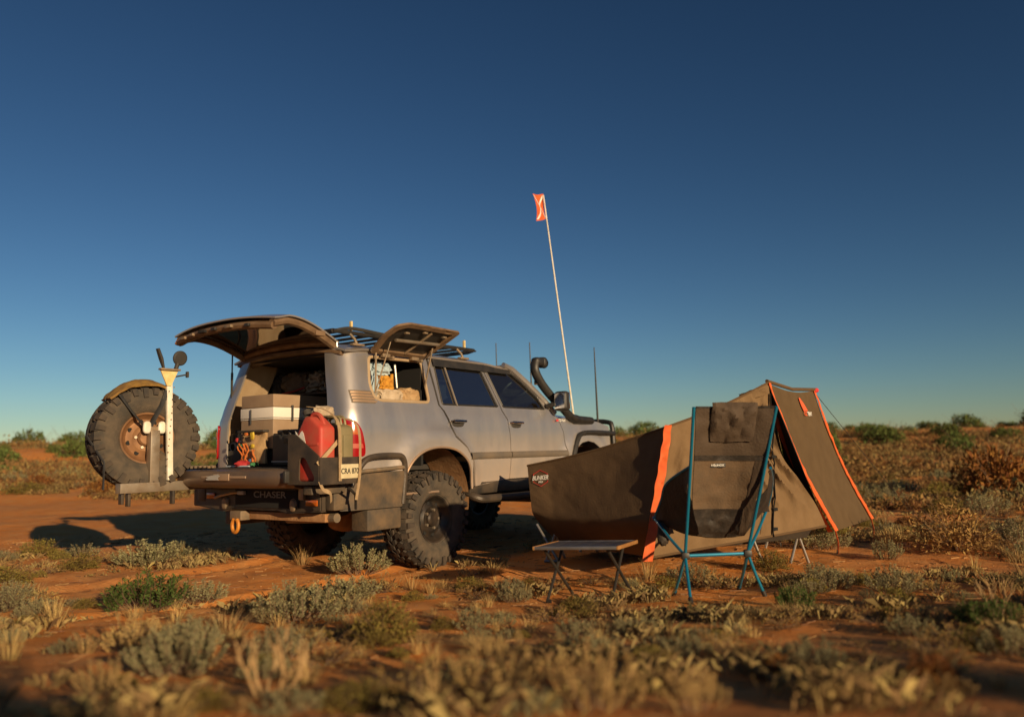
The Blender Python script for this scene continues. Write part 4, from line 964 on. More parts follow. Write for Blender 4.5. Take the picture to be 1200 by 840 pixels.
def wall(u, v):
    top = ridge(.58+.42*u)
    bot = wb[0]+(wb[1]-wb[0])*(u/.61) if u < .61 else wb[1]+(wb[2]-wb[1])*((u-.61)/.39)
    p = top+(bot-top)*v
    p = p+Vector((-.13, .05, 0))*(sin(pi*min(1, v*1.15))**1.3*smooth(.72, 1.0, u))
    f = .040*noise.noise((u*10, v*1.6, 5))+.016*noise.noise((u*26+v*5, v*4, 8))
    ph = (u*7.5+.35)*(1.25-.35*v)*pi; cre = 1-abs(sin(ph))**.55
    rad = (.055*cre+.02*sin(ph*2.3+1))*sin(pi*min(1, v*.9+.1))*smooth(.45, .8, u)
    dia = .030*sin((u*24-v*10))*(1-smooth(.25, .5, u))*sin(pi*v)
    return p+Vector((0, -(f+rad+dia)*sin(pi*min(1, v*1.02))**.4+.05*sin(pi*v)*sin(pi*u), 0))
bm = B(); grid(bm, wall, 90, 40); tmk('side_wall', bm, 'canvas')
bk = [V(.72, 8.60, .52), V(2.95, 8.55, .34)]
bm = B(); grid(bm, lambda u, v: ridge(u)+(bk[0]+(bk[1]-bk[0])*u-ridge(u))*v+Vector((0, .02*noise.noise((u*7, v*3, 1)), 0)), 24, 8); tmk('back_wall', bm, 'canvas')
bm = B(); grid(bm, lambda u, v: ft+((fb0+(bk[0]-fb0)*u)-ft)*v, 6, 6); tmk('foot_end', bm, 'canvas_dark')
bm = B(); grid(bm, lambda u, v: P1+((wb[2]+(bk[1]-wb[2])*u)-P1)*v+Vector((.02*sin(u*14)*sin(pi*v), 0, 0)), 14, 10); tmk('head_end', bm, 'tub')  # canvas end in near black: the shaded interior put into the colour
# tub
bm = B()
tubp = [fb0+V(.12, .14, .0), fb1+V(.08, .14, 0), fb2+V(.08, .14, 0), V(2.72, 7.24, .40), V(2.85, 8.45, .38), V(.70, 8.55, .50)]
lo = [V(.44, 8.05, .19), V(.56, 7.88, .18), V(1.32, 7.06, .15), V(2.62, 7.30, .22), V(2.78, 8.40, .22), V(.70, 8.45, .17)]
a = [bm.verts.new(p) for p in tubp]; b = [bm.verts.new(p) for p in lo]
for i in range(6): bm.faces.new((a[i], a[(i+1) % 6], b[(i+1) % 6], b[i]))
bm.faces.new(b); bm.faces.new(a[::-1]); bmesh.ops.recalc_face_normals(bm, faces=bm.faces); tmk('tub', bm, 'tub')
# orange bands
def band(fn, w, name='orange_band', n=24, m='orange_band', t=.006):
    bm = B(); grid(bm, lambda u, v: fn(u, (v-.5)*w), n, 3); thick(bm, t); return tmk(name, bm, m)
band(lambda u, w_: (lambda p, q: p+(q-p)*u)(At+V(0, -.035, .014), wb[0]+V(.0, -.05, -.01))+Vector((w_*1.0*(.75+.25*u)+.006*noise.noise((u*12, 0, 4)), -.010-.012*noise.noise((u*20, w_*30, 5)), .004*sin(u*31)))+V(0, -.035*sin(pi*u), 0), .085, n=60)
P2 = dep(953, 458, 8.5); B0 = dep(979, 622, 7.85); C0 = dep(1021, 608, 9.0)
def endfly(u, v):   # u from the near band to the far band, v down
    top = P1+(P2-P1)*u+Vector((0, 0, -.045*sin(pi*u)))
    bot = B0+(C0-B0)*u
    p = top+(bot-top)*v
    e = (P2-P1).normalized(); n = e.cross((B0-P1)).normalized(); n = n if n.y < 0 else -n
    return p-n*(.05*sin(pi*v)*(1-.3*sin(pi*u)))+n*(.008*noise.noise((u*4, v*6, 2))+.007*sin(u*20+v*3)*smooth(.3, 1, 1-v)*sin(pi*v))
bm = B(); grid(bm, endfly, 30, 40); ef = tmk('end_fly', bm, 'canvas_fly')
en = ((P2-P1).cross(B0-P1)).normalized(); en = en if en.y < 0 else -en
for u0, nm in ((0.0, 'near'), (1.0, 'far')):
    band(lambda u, w_, u0=u0: endfly(u0+w_*(.8)*(.45+.55*u), u)+en*(.012+.008*noise.noise((u*22, w_*40, u0*9))), .085, n=60)
    # the band turned over the edge
    band(lambda u, w_, u0=u0: endfly(u0, u)+en*(-.035+w_*.5)+V((.014 if u0 else -.014)+.008*noise.noise((u*20, w_*30, 3)), 0, 0), .085, n=60)
bm = B(); tube(bm, [P1+V(-.01, 0, .02), P1+(P2-P1)*.5+V(0, 0, -.02), P2+V(.03, .03, .015)], .018, 8); tmk('ridge_pole', bm, 'canvas_dark')
bm = B(); tube(bm, [P2+V(.0, .0, .0), P2+V(.06, .06, .01)], .026, 8); tmk('pole_end', bm, 'print_red')
for p in (B0, C0):
    g = Vector((p.x+.01, p.y, gz(p.x, p.y)))
    bm = B(); tube(bm, [p, p+(g-p)*.5+V(.015, 0, 0), g], .014, 6, flat=.4); tmk('peg_loop', bm, 'orange_band')
    bm = B(); tube(bm, [g+V(0, 0, .04), g-V(.02, 0, .05)], .008, 6); tmk('tent_peg', bm, 'dull_steel')
# zip, seam and door roll on the side wall
def wallpt(px, py):
    best = None; 
    for i in range(61):
        for j in range(41):
            p = wall(i/60, j/40); d = CR.transposed() @ (p-CAM); q = (600+FPX*d.x/-d.z, 420-FPX*d.y/-d.z); e = (q[0]-px)**2+(q[1]-py)**2
            if best is None or e < best[0]: best = (e, p)
    return best[1]+V(0, -.018, 0)
bm = B(); tube(bm, [wallpt(906, y) for y in range(462, 634, 10)], .011, 6, flat=.5); tmk('zip', bm, 'liner')
bm = B(); tube(bm, [wallpt(900+k*0, y)+V(-.06, 0, 0) for k, y in enumerate(range(470, 634, 12))], .006, 6); tmk('seam', bm, 'canvas_dark')
for y in (535, 595, 618):
    bm = B(); bx(bm, wallpt(907, y)+V(0, -.008, 0), (.04, .012, .028), .004); tmk('zip_tab', bm, 'liner')
bm = B(); blob(bm, dep(881, 463, 7.42), (.13, .05, .045), 4, .3, rot=Matrix.Rotation(-.25, 3, 'Y')); tmk('rolled_flap', bm, 'canvas')
# dark lower hem
bm = B(); tube(bm, [wall(k/30, .995)+V(0, -.004, 0) for k in range(31)], .010, 6); tmk('hem', bm, 'canvas_dark')
bm = B(); tube(bm, [tarp(k/30, 0)+V(0, 0, .004) for k in range(31)]+[wall(k/20, 0)+V(0, 0, .004) for k in range(1, 21)], .012, 6); tmk('ridge_seam', bm, 'canvas_dark')
# stretcher legs
def cot_leg(a, b): bm = B(); tube(bm, [a, b], .013, 8); return tmk('stretcher_leg', bm, 'alu')
for x, y in ((.38, 7.85), (2.08, 7.12), (2.55, 7.32), (.75, 8.40), (1.7, 8.35), (2.65, 8.35)):
    for dx, dy in ((-.09, -.02), (.09, .03)):
        cot_leg(V(x, y, .25), V(x+dx, y+dy, gz(x+dx, y+dy)+.005))
lx = dep(629, 614, 7.75); cot_leg(lx, V(.40, 7.62, gz(.40, 7.62)))
bm = B(); tube(bm, [V(.40, 7.62, gz(.4, 7.62)+.015), V(.26, 7.60, gz(.26, 7.6)+.02)], .014, 8); tmk('stretcher_foot', bm, 'alu')
# guy line
bm = B(); g = Vector((4.75, 9.1, gz(4.75, 9.1))); tube(bm, [P2, C0+V(.5, .1, .05), g], .004, 4); tmk('guy_line', bm, 'black_plastic')
# tent logos
def tarp_frame(u, v):
    c = tarp(u, v); r = (tarp(u+.04, v)-tarp(u-.04, v)).normalized(); d = (tarp(u, v-.1)-tarp(u, v+.1)).normalized(); n = r.cross(d).normalized()
    if n.y > 0: n = -n
    return c, r, d, n
c, r, d, n = tarp_frame(.10, .30); c = c+n*.006-TB
text_mesh('tent_lettering', 'BUNKER', .066, 'print_white', fly, frame_mt(c, r+V(0, 0, .02), d), .0006, .78, .0015)
text_mesh('tent_lettering', 'PRO', .026, 'print_white', fly, frame_mt(c-d*.045, r+V(0, 0, .02), d), .0006, 1.1, .0008)
bm = B(); hx = [(0, .088), (.085, .045), (.085, -.045), (0, -.092), (-.085, -.045), (-.085, .045)]
for a, b in ((5, 0), (0, 1), (2, 3), (3, 4)):
    tube(bm, [c+r*hx[a][0]+d*hx[a][1], c+r*hx[b][0]+d*hx[b][1]], .0028, 4)
for a, f in ((5, .35), (1, .35), (2, .3), (4, .3)):
    tube(bm, [c+r*hx[a][0]+d*hx[a][1], c+r*hx[a][0]+d*hx[a][1]*(1-f)], .0028, 4)
mk('emblem_outline', bm, 'print_red', fly)
cu, cv = .60, .10
cc = endfly(cu, cv)+en*.012-TB; er = (P2-P1).normalized(); ed = (endfly(cu, cv-.05)-endfly(cu, cv+.05)).normalized()
bm = B(); sl = [(-.055, -.06), (.075, -.055), (.035, .02), (-.02, .085), (-.045, .09), (-.06, .07), (-.068, .0)]
va = [bm.verts.new(cc+er*x*1.05+ed*z*1.05) for x, z in sl]; bm.faces.new(va); thick(bm, .002); mk('sail_emblem', bm, 'print_orange', ef)
text_mesh('tent_lettering', 'OZ', .062, 'print_orange', ef, frame_mt(cc-ed*.095-er*.028, er, ed), .001, 1.0, .0015)
text_mesh('tent_lettering', 'TENT', .055, 'print_white', ef, frame_mt(cc-ed*.095+er*.100, er, ed), .001, 1.0, .0015)

# ------------------------------------------------------------------ camp chair (seen from behind)
CB = Vector((1.38, 5.5, gz(1.38, 5.5)))
chair = thing('camp_chair', 'high backed brown camp chair with blue poles in front of the tent', 'chair', CB)
def cmk(name, bm, m, parent=None, **k): return mk(name, bm, m, parent or chair, origin=CB, **k)
TL, TR = dep(813, 477, 5.08), dep(910, 476, 5.14)
HL, HR = dep(803, 651, 5.42), dep(876, 648, 5.46)
FLs, FRs = dep(767, 607, 5.80), dep(899, 596, 5.95)
def foot(x, y): return Vector((x, y, gz(x, y)+.012))
for nm, a, b, bend in (('back_pole', HL, TL, .0), ('back_pole', HR, TR, .0), ('seat_pole', HL, FLs, .0), ('seat_pole', HR, FRs, .0),
                       ('leg', HL, foot(1.095, 5.16), 0), ('leg', HL, foot(1.10, 5.72), 0), ('leg', HR, foot(1.665, 5.50), 0), ('leg', HR, foot(1.60, 5.88), 0)):
    bm = B(); tube(bm, [a, (a+b)/2+V(0, 0, -.01), b], .0105, 10); o = cmk(nm, bm, 'chair_blue')
    if nm == 'leg':
        bm = B(); tube(bm, [b+(a-b).normalized()*.03, b-(a-b).normalized()*.012], .016, 10); cmk('foot_cap', bm, 'black_plastic', o)
bm = B(); tube(bm, [HL, HR], .012, 10); cmk('cross_bar', bm, 'chair_blue')
for h_ in (HL, HR):
    bm = B(); bx(bm, h_, (.055, .05, .05), .015); cmk('hub', bm, 'black_plastic')
rowsL = [TL+V(.012, 0, .005), dep(813, 538, 5.20), dep(811, 592, 5.36), dep(817, 626, 5.52), V(1.12, 5.70, .475), FLs+V(.03, .02, 0)]
rowsR = [TR+V(-.012, 0, .005), dep(899, 538, 5.26), dep(884, 592, 5.42), dep(873, 626, 5.56), V(1.62, 5.78, .50), FRs+V(-.03, .0, 0)]
def cloth(t, v, off=0.0):
    t = t*5; i = min(4, int(t)); f = t-i
    def cr(P):
        p0, p1, p2, p3 = P[max(i-1, 0)], P[i], P[i+1], P[min(i+2, 5)]
        return .5*((2*p1)+(p2-p0)*f+(2*p0-5*p1+4*p2-p3)*f*f+(3*p1-p0-3*p2+p3)*f**3)
    a, b = cr(rowsL), cr(rowsR); p = a+(b-a)*v
    sag = sin(pi*v)*(.05+.03*sin(pi*min(1, t/3)))
    w_ = .012*noise.noise((v*5, t*3, 2))+.010*noise.noise((v*11, t*6, 7))+.008*sin(v*22+t*5)*smooth(2.0, 3.0, t)
    return p+Vector((0, sag-w_-off, -.02*sin(pi*v)*(t > 3)))
def cpan(name, t0, t1, m, v0=0, v1=1, off=0.0, nu=16, nv=18, th=.006):
    bm = B(); grid(bm, lambda u, v: cloth(t0+(t1-t0)*u, v0+(v1-v0)*v, off), nu, nv); thick(bm, th); return cmk(name, bm, m)
cpan('head_panel', 0, .195, 'chair_cloth')
cpan('back_panel', .195, .42, 'chair_cloth2')
cpan('mesh_panel', .42, .62, 'chair_mesh')
cpan('seat_panel', .62, 1.0, 'chair_mesh')
cpan('side_strip', .195, .60, 'chair_cloth', .86, 1.0, .004)
cpan('seam_band', .185, .205, 'chair_mesh', 0, 1, .006, 3)
cpan('hem_band', 0, .012, 'chair_mesh', 0, 1, .006, 3)
bm = B()
def pillow(u, v): # headrest hung over the back
    t = -.004+.140*u; p = cloth(max(0, t), .22+.56*v)+V(0, 0, .02*(u < .02)); return p+Vector((0, -.014-.045*sin(pi*min(1, u*1.05))**.6*sin(pi*v)**.5-.022*noise.noise((u*3, v*5, 3))-.012*noise.noise((u*8, v*11, 3)), 0))
grid(bm, pillow, 16, 20); thick(bm, .012); cmk('headrest', bm, 'chair_cloth')
for side_, (A_, B_) in enumerate(((FLs, 0), (FRs, 1))):
    bm = B(); e1 = dep(809, 546, 5.22) if side_ == 0 else dep(903, 548, 5.28); 
    arc = bez([A_, A_+V(.03 if side_ == 0 else 0, -.12, .13), (A_+e1)/2+V(-.03 if side_ == 0 else .03, 0, .07), e1], 6)
    lowl = [cloth(1-.62*k/(len(arc)-1), 0 if side_ == 0 else 1) for k in range(len(arc))]
    vs1 = [bm.verts.new(p) for p in arc]; vs2 = [bm.verts.new(p) for p in lowl]
    vm = [bm.verts.new((p+q)/2+V(-.03 if side_ == 0 else .03, 0, -.02)) for p, q in zip(arc, lowl)]
    for X, Y in ((vs1, vm), (vm, vs2)):
        for i in range(len(arc)-1): bm.faces.new((X[i], X[i+1], Y[i+1], Y[i]))
    thick(bm, .004); cmk('side_wing', bm, 'chair_mesh')
    bm = B(); tube(bm, arc, .009, 8); cmk('wing_cord', bm, 'chair_blue')
bm = B(); tube(bm, bez([FLs+V(-.01, 0, 0), FLs+V(.03, -.03, .022), FLs+V(.09, -.05, .018)], 5), .0105, 8); cmk('pole_tip', bm, 'chair_blue')
bm = B(); blob(bm, FLs+V(.05, -.04, -.10), (.04, .03, .09), 4, .2); cmk('side_pocket', bm, 'chair_mesh')
pc = cloth(.225, .36, .012); 
bm = B(); bx(bm, pc, (.105, .004, .026), .001, rot=Matrix.Rotation(.12, 4, 'X')); lb = cmk('label_patch', bm, 'print_black')
text_mesh('patch_lettering', 'HELINOX', .019, 'print_white', lb, frame_mt(pc+V(0, -.0045, 0)-CB, (1, .02, 0), (0, .12, 1)), .0006, 1.05, .0003)

# ------------------------------------------------------------------ low camp table
TBL = Vector((.46, 5.6, gz(.46, 5.6)))
table = thing('camp_table', 'low folding camp table with thin metal top on crossed legs', 'table', TBL)
def kmk(name, bm, m, parent=None): return mk(name, bm, m, parent or table, origin=TBL)
FLt = V(.12, 5.56, .390); e1 = V(.906, -.42, .035); e2 = V(.42, .906, -.02); Lt, Wt = .60, .44
Rm = Matrix((e1.normalized(), e2.normalized(), e1.cross(e2).normalized())).transposed().to_4x4(); tcx = FLt+e1*Lt/2+e2*Wt/2
bm = B(); bx(bm, tcx, (Lt-.02, Wt-.03, .010), .003, rot=Rm); top = kmk('table_top', bm, 'table_top')
for k in range(5):
    bm = B(); bx(bm, FLt+e1*(Lt*(k+.5)/5)+e2*Wt/2+V(0, 0, .0065), (Lt/5-.008, Wt-.05, .004), .001, rot=Rm); kmk('top_slat', bm, 'table_top', top)
for s_, m_ in ((0, 'alu'), (1, 'alu')):
    bm = B(); bx(bm, FLt+e1*Lt/2+e2*(Wt*s_), (Lt, .014, .022), .004, rot=Rm); kmk('edge_rail', bm, m_, top)
for s_ in (0, 1):
    bm = B(); bx(bm, FLt+e1*(Lt*s_)+e2*Wt/2, (.018, Wt+.016, .026), .006, rot=Rm); kmk('end_rail', bm, 'table_wood', top)
for s_ in (.10, .86):
    pa, pb = FLt+e1*Lt*s_+e2*.04, FLt+e1*Lt*s_+e2*(Wt-.04)
    ga = FLt+e1*(Lt*s_+.02)+e2*.02; gb = FLt+e1*(Lt*s_+.04)+e2*(Wt+.02)
    for a, b, m_ in ((pa, gb, 'leg_dark'), (pb, ga, 'leg_dark')):
        b = Vector((b.x, b.y, gz(b.x, b.y)+.006)); bm = B(); tube(bm, [a-V(0, 0, .012), b], .011, 8); kmk('leg', bm, m_)
    bm = B(); tube(bm, [Vector((ga.x, ga.y, gz(ga.x, ga.y)+.01)), Vector((ga.x, ga.y, gz(ga.x, ga.y)+.011))+e1*.03], .012, 8); kmk('leg_foot', bm, 'black_plastic')

# ------------------------------------------------------------------ plants
class PM:
    """collects leaf quads and stems; two material slots: 0 leaf, 1 twig"""
    def __init__(s): s.v = []; s.f = []; s.m = []
    def leaf(s, p, d, side, l, w, m=0):
        i = len(s.v); a = p; b = p+d*(l*.5)+side*w*.5; c = p+d*l; e = p+d*(l*.5)-side*w*.5
        s.v += [a, b, c, e]; s.f.append((i, i+1, i+2, i+3)); s.m.append(m)
    def stem(s, pts, r0, r1, m=1, n=3):
        base = len(s.v); k = len(pts)
        for j, p in enumerate(pts):
            d = (pts[min(j+1, k-1)]-pts[max(j-1, 0)]).normalized(); x = d.orthogonal().normalized(); y = d.cross(x); r = r0+(r1-r0)*j/(k-1)
            s.v += [p+(x*cos(2*pi*q/n)+y*sin(2*pi*q/n))*r for q in range(n)]
        for j in range(k-1):
            for q in range(n):
                s.f.append((base+j*n+q, base+j*n+(q+1) % n, base+(j+1)*n+(q+1) % n, base+(j+1)*n+q)); s.m.append(m)
    def mesh(s, name, mats):
        me = bpy.data.meshes.new(name); me.from_pydata([tuple(p) for p in s.v], [], s.f)
        for x in mats: me.materials.append(MATS[x])
        me.polygons.foreach_set('material_index', s.m); me.update(); return me
    def split(s, name, mats):
        """separate foliage and stem meshes"""
        out = []
        for k in (0, 1):
            q = PM(); 
            for f, m in zip(s.f, s.m):
                if m == k:
                    i = len(q.v); q.v += [s.v[j] for j in f]; q.f.append(tuple(range(i, i+len(f)))); q.m.append(0)
            out.append(q.mesh(name+('_leaf', '_stem')[k], [mats[k]]) if q.f else None)
        return out
rnd = random.Random(11)
def rvec(): 
    while True:
        v = Vector((rnd.uniform(-1, 1), rnd.uniform(-1, 1), rnd.uniform(-1, 1)))
        if .05 < v.length < 1: return v.normalized()
def spike_bush(n, h, sp, lf, lw, per, up=.75):
    """saltbush: many upright leafy spikes"""
    P = PM()
    for k in range(n):
        a = rnd.uniform(0, 2*pi); r = sp*sqrt(rnd.random()); hh = h*rnd.uniform(.55, 1.05)*(1-.45*(r/sp)**2)
        b = Vector((cos(a)*r*.45, sin(a)*r*.45, 0)); t = Vector((cos(a)*r, sin(a)*r, hh)); m = (b+t)/2+Vector((cos(a), sin(a), 0))*r*.12+rvec()*.02
        pts = [b, b*.6+m*.4+Vector((0, 0, .0)), m, t]; P.stem(pts, .004*h/.35, .0015)
        for j in range(per):
            f = 1-.72*rnd.random()**1.25; p = (m+(t-m)*((f-.45)/.55)) if f > .45 else (b+(m-b)*(f/.45))
            ax = (t-m).normalized(); o = rvec(); o = (o-ax*o.dot(ax)).normalized(); d = (ax*up+o*rnd.uniform(.5, 1.0)).normalized()
            P.leaf(p+o*.004, d, d.cross(rvec()).normalized(), lf*rnd.uniform(.7, 1.25), lw*rnd.uniform(.8, 1.2))
    return P
def dome_bush(n, rx, rz, lf, lw, ns=14):
    P = PM(); lob = [(rvec(), rnd.uniform(.5, 1.0)) for _ in range(9)]
    for k in range(ns):
        a = rnd.uniform(0, 2*pi); r = rx*rnd.uniform(.2, .85); t = Vector((cos(a)*r, sin(a)*r, rz*rnd.uniform(.4, .9)))
        P.stem([Vector((cos(a)*r*.1, sin(a)*r*.1, 0)), t*.5+rvec()*rx*.06, t], .010*rx, .003*rx)
    for k in range(ns):
        a = rnd.uniform(0, 2*pi); e = Vector((cos(a)*rx*rnd.uniform(.7, 1.15), sin(a)*rx*rnd.uniform(.7, 1.15), rz*rnd.uniform(.3, 1.15))); P.stem([e*.45, e*.75+rvec()*rx*.05, e+rvec()*rx*.05], .006*rx, .002*rx)
    for k in range(n):
        d = rvec(); d.z = abs(d.z)*1.0-.12
        q = .62+.38*max(0, max(d.dot(l[0])**3*l[1] for l in lob)) + .16*noise.noise(d*3.5)
        f = q*(1-.6*rnd.random()**1.6)
        if noise.noise(d*2.6+Vector((n*.01, rx, 0))) < -.22: continue
        f *= 1; p = Vector((d.x*rx*f, d.y*rx*f, max(.01, d.z*rz*f+rz*.10)))
        dd = (d*.7+rvec()+Vector((0, 0, .35))).normalized(); P.leaf(p, dd, dd.cross(rvec()).normalized(), lf*rnd.uniform(.6, 1.4), lw*rnd.uniform(.7, 1.3))
    return P
def twig_bush(n, h, sp, lf, lw, per):
    P = PM()
    def br(p, d, l, r, lev):
        q = p+d*l*.5+rvec()*l*.08; e = p+d*l+rvec()*l*.14; P.stem([p, q, e], r, r*.6)
        if lev == 0:
            for _ in range(per):
                o = rvec(); f = rnd.random(); b = p+(e-p)*f; dd = (d+o*.9).normalized(); P.leaf(b, dd, dd.cross(rvec()).normalized(), lf*rnd.uniform(.6, 1.3), lw)
        else:
            for _ in range(3 if lev > 1 else 3): br(q if rnd.random() < .4 else e, (d+rvec()*.75+Vector((0, 0, .12))).normalized(), l*rnd.uniform(.55, .8), r*.6, lev-1)
    for k in range(n):
        a = rnd.uniform(0, 2*pi); d = Vector((cos(a)*sp, sin(a)*sp, h*rnd.uniform(.7, 1.1))).normalized()
        br(Vector((cos(a)*.02, sin(a)*.02, 0)), d, h*.42, .007*h/.4, 2)
    return P
def grass(n, h, sp):
    P = PM()
    for k in range(n):
        a = rnd.uniform(0, 2*pi); r = sp*sqrt(rnd.random()); b = Vector((cos(a)*r*.35, sin(a)*r*.35, 0)); hh = h*rnd.uniform(.5, 1.1)
        o = Vector((cos(a), sin(a), 0))*r; m = b+o*.35+Vector((0, 0, hh*.6)); t = b+o*rnd.uniform(.7, 1.3)+Vector((0, 0, hh)); w_ = .006; s = Vector((-sin(a), cos(a), 0))
        i = len(P.v); P.v += [b-s*w_*.5, b+s*w_*.5, m+s*w_*.4, m-s*w_*.4, t]; P.f += [(i, i+1, i+2, i+3)]; P.m.append(0)
        P.f += [(i+3, i+2, i+4)]; P.m.append(0)
    return P
def antlers(n, h):
    P = PM()
    for k in range(n):
        a = rnd.uniform(0, 2*pi); p = Vector((cos(a)*.03, sin(a)*.03, 0)); pts = [p]; d = Vector((cos(a)*.6, sin(a)*.6, .5)).normalized()
        for j in range(6):
            d = (d+rvec()*.35+Vector((0, 0, .22))).normalized(); p = p+d*h/5.5; pts.append(p)
            if j in (2, 3, 4) and rnd.random() < .8:
                q = (d+rvec()*.9).normalized(); P.stem([p, p+q*h*.12, p+q*h*.2+Vector((0, 0, h*.08))], .008, .004, 1, 5)
        P.stem(pts, .011, .005, 1, 5)
    return P
KIND = {}
def kind(key, builders, mats): KIND[key] = [b.split(key, mats) for b in builders]
kind('grey_fine', [spike_bush(75, .30, .26, .021, .008, 62) for _ in range(3)], ('leaf_grey', 'twig'))
kind('grey', [spike_bush(56, .30, .26, .022, .008, 48) for _ in range(3)], ('leaf_grey', 'twig'))
kind('green', [spike_bush(60, .28, .24, .028, .008, 44) for _ in range(2)], ('leaf_green', 'twig'))
kind('olive', [dome_bush(2600, .26, .26, .027, .009) for _ in range(3)], ('leaf_olive', 'twig'))
kind('gold', [twig_bush(16, .38, .75, .026, .010, 7) for _ in range(3)], ('leaf_gold', 'twig'))
kind('rust', [dome_bush(2200, .30, .30, .036, .014) for _ in range(2)], ('leaf_rust', 'twig'))
kind('goldbig', [dome_bush(2600, .30, .30, .026, .010, 20) for _ in range(2)], ('leaf_gold', 'twig'))
kind('straw', [grass(110, .24, .22), grass(70, .30, .16), grass(140, .15, .26), grass(45, .26, .20)], ('straw', 'twig'))
kind('spikes', [spike_bush(30, .34, .26, .016, .006, 130, up=.5) for _ in range(2)], ('straw', 'twig'))
kind('antler', [antlers(7, .38)], ('dead_wood', 'dead_wood'))
kind('tree', [dome_bush(1500, .30, .28, .038, .020, 16) for _ in range(4)], ('tree_leaf', 'twig'))
NAMES = {'grey_fine': 'saltbush', 'grey': 'saltbush', 'green': 'green_shrub', 'olive': 'olive_shrub', 'gold': 'dry_shrub', 'rust': 'rust_shrub', 'goldbig': 'golden_shrub', 'straw': 'grass_tuft', 'spikes': 'flower_spike_plant', 'antler': 'dead_branch', 'tree': 'wattle_bush'}
NATW = {'grey_fine': .56, 'grey': .56, 'green': .52, 'olive': .50, 'gold': .75, 'rust': .58, 'goldbig': .58, 'straw': .44, 'spikes': .54, 'antler': .6, 'tree': .58}
placed = []
def plant(key, x, y, w_, label, group=None, hs=1.0, sink=.01):
    L_, S_ = KIND[key][rnd.randrange(len(KIND[key]))]; nm = NAMES[key]
    me = L_ or S_
    o = bpy.data.objects.new(nm, me); COL.objects.link(o); s = w_/NATW[key]
    o.location = (x, y, gz(x, y)-sink*s); o.rotation_euler = (0, 0, rnd.uniform(0, 6.28)); o.scale = (s, s, s*hs)
    tag(o, label, 'shrub' if key not in ('straw', 'spikes', 'antler') else {'straw': 'grass', 'spikes': 'plant', 'antler': 'branch'}[key], group)
    if L_ and S_:
        c = bpy.data.objects.new('stem', S_); link(c, o); c['kind'] = 'stuff'
    placed.append((x, y, w_)); return o
def plant_px(key, px, py, wpx, label, group=None, hs=1.0):
    g = gnd(px, py); d = (g-CAM).length; return plant(key, g.x, g.y, wpx*g.y/FPX, label, group, hs)
# the plants one can point to
plant_px('grey_fine', 205, 790, 120, 'big blurred grey-green saltbush with upright spikes on the near sand', hs=.95)
plant_px('spikes', 160, 762, 80, 'pale spikes growing out behind the big blurred saltbush', hs=1.0)
plant_px('straw', 265, 745, 90, 'dry straw clump right of the big blurred saltbush')
plant_px('spikes', 118, 815, 70, 'pale furry flower spikes beside the big blurred saltbush')
plant_px('antler', 315, 820, 120, 'bare tan branch forked like antlers in the near scrub', hs=.95)
plant_px('olive', 452, 752, 100, 'dense yellow-green shrub dome between the wheel and the near scrub', hs=1.1)
plant_px('grey_fine', 345, 728, 110, 'broad grey saltbush behind the yellow-green shrub dome', hs=.8)
plant_px('grey_fine', 405, 705, 100, 'grey saltbush mat between the rear wheel and the yellow-green dome', hs=.6)
plant_px('green', 172, 712, 110, 'fresh green spiky shrub on the sand behind the car', hs=.75)
plant_px('grey', 235, 705, 70, 'pale grey saltbush touching the fresh green shrub', hs=.7)
plant_px('grey_fine', 420, 672, 80, 'grey saltbush growing against the right rear tyre', hs=.8)
plant_px('grey_fine', 180, 661, 95, 'low silver saltbush strip along the car shadow', hs=.6)
plant_px('olive', 46, 651, 55, 'small bright yellow-green shrub beside the spare wheel shadow', hs=.8)
plant_px('straw', 62, 733, 70, 'olive grass clump on open sand with no shrub beside it', hs=.8)
plant_px('olive', 30, 735, 40, 'small dark olive shrub next to the olive grass clump', hs=.8)
plant_px('olive', 672, 722, 75, 'olive tuft growing under the camp table', hs=.7)
plant_px('grey', 738, 690, 30, 'little grey saltbush between table and chair', hs=.8)
plant_px('gold', 838, 690, 52, 'dry golden shrub showing between the chair legs')
plant_px('straw', 355, 662, 45, 'green-gold grass tuft under the car behind the rear axle')
plant_px('straw', 250, 655, 25, 'thin grass tuft standing in the car shadow')
plant_px('green', 935, 716, 60, 'grey-green shrub right of the chair foot', hs=1.0)
plant_px('olive', 905, 668, 55, 'bushy gold-olive shrub under the tent stretcher legs')
plant_px('grey', 955, 790, 90, 'soft grey saltbush on the shaded near sand', hs=.9)
plant_px('rust', 915, 797, 70, 'rusty brown shrub leaning on the soft grey saltbush', hs=.9)
plant_px('rust', 1095, 812, 80, 'tall rusty shrub standing alone on the shaded near sand', hs=1.3)
plant_px('grey', 1070, 745, 70, 'grey saltbush behind the tall rusty shrub', hs=.7)
plant_px('green', 1165, 735, 100, 'dark green spreading shrub with a bare stick', hs=.7)
plant_px('antler', 1168, 722, 60, 'bare stick rising out of the dark green shrub', hs=1.1)
plant_px('goldbig', 1122, 645, 135, 'large golden shrub right of the tent on red sand', hs=.95)
plant_px('rust', 1172, 580, 110, 'big rust-brown bush behind the large golden shrub', hs=1.25)
plant_px('grey', 1195, 640, 70, 'dark grey-green bush touching the large golden shrub', hs=1.0)
plant_px('gold', 985, 640, 35, 'small dry shrub at the tent peg loop')
plant_px('grey', 1040, 655, 45, 'grey saltbush clump right of the end fly')
plant_px('olive', 235, 832, 90, 'dark olive blurred shrub at the foot of the forked branch', hs=.7)
plant_px('spikes', 700, 832, 120, 'blurred tan flower spikes in the nearest scrub below the table', hs=1.1)
plant_px('spikes', 580, 815, 130, 'blurred straw flower spikes left of the nearest tan ones', hs=.9)
plant_px('gold', 500, 815, 150, 'blurred dry twiggy shrub in front of the yellow-green dome', hs=.8)
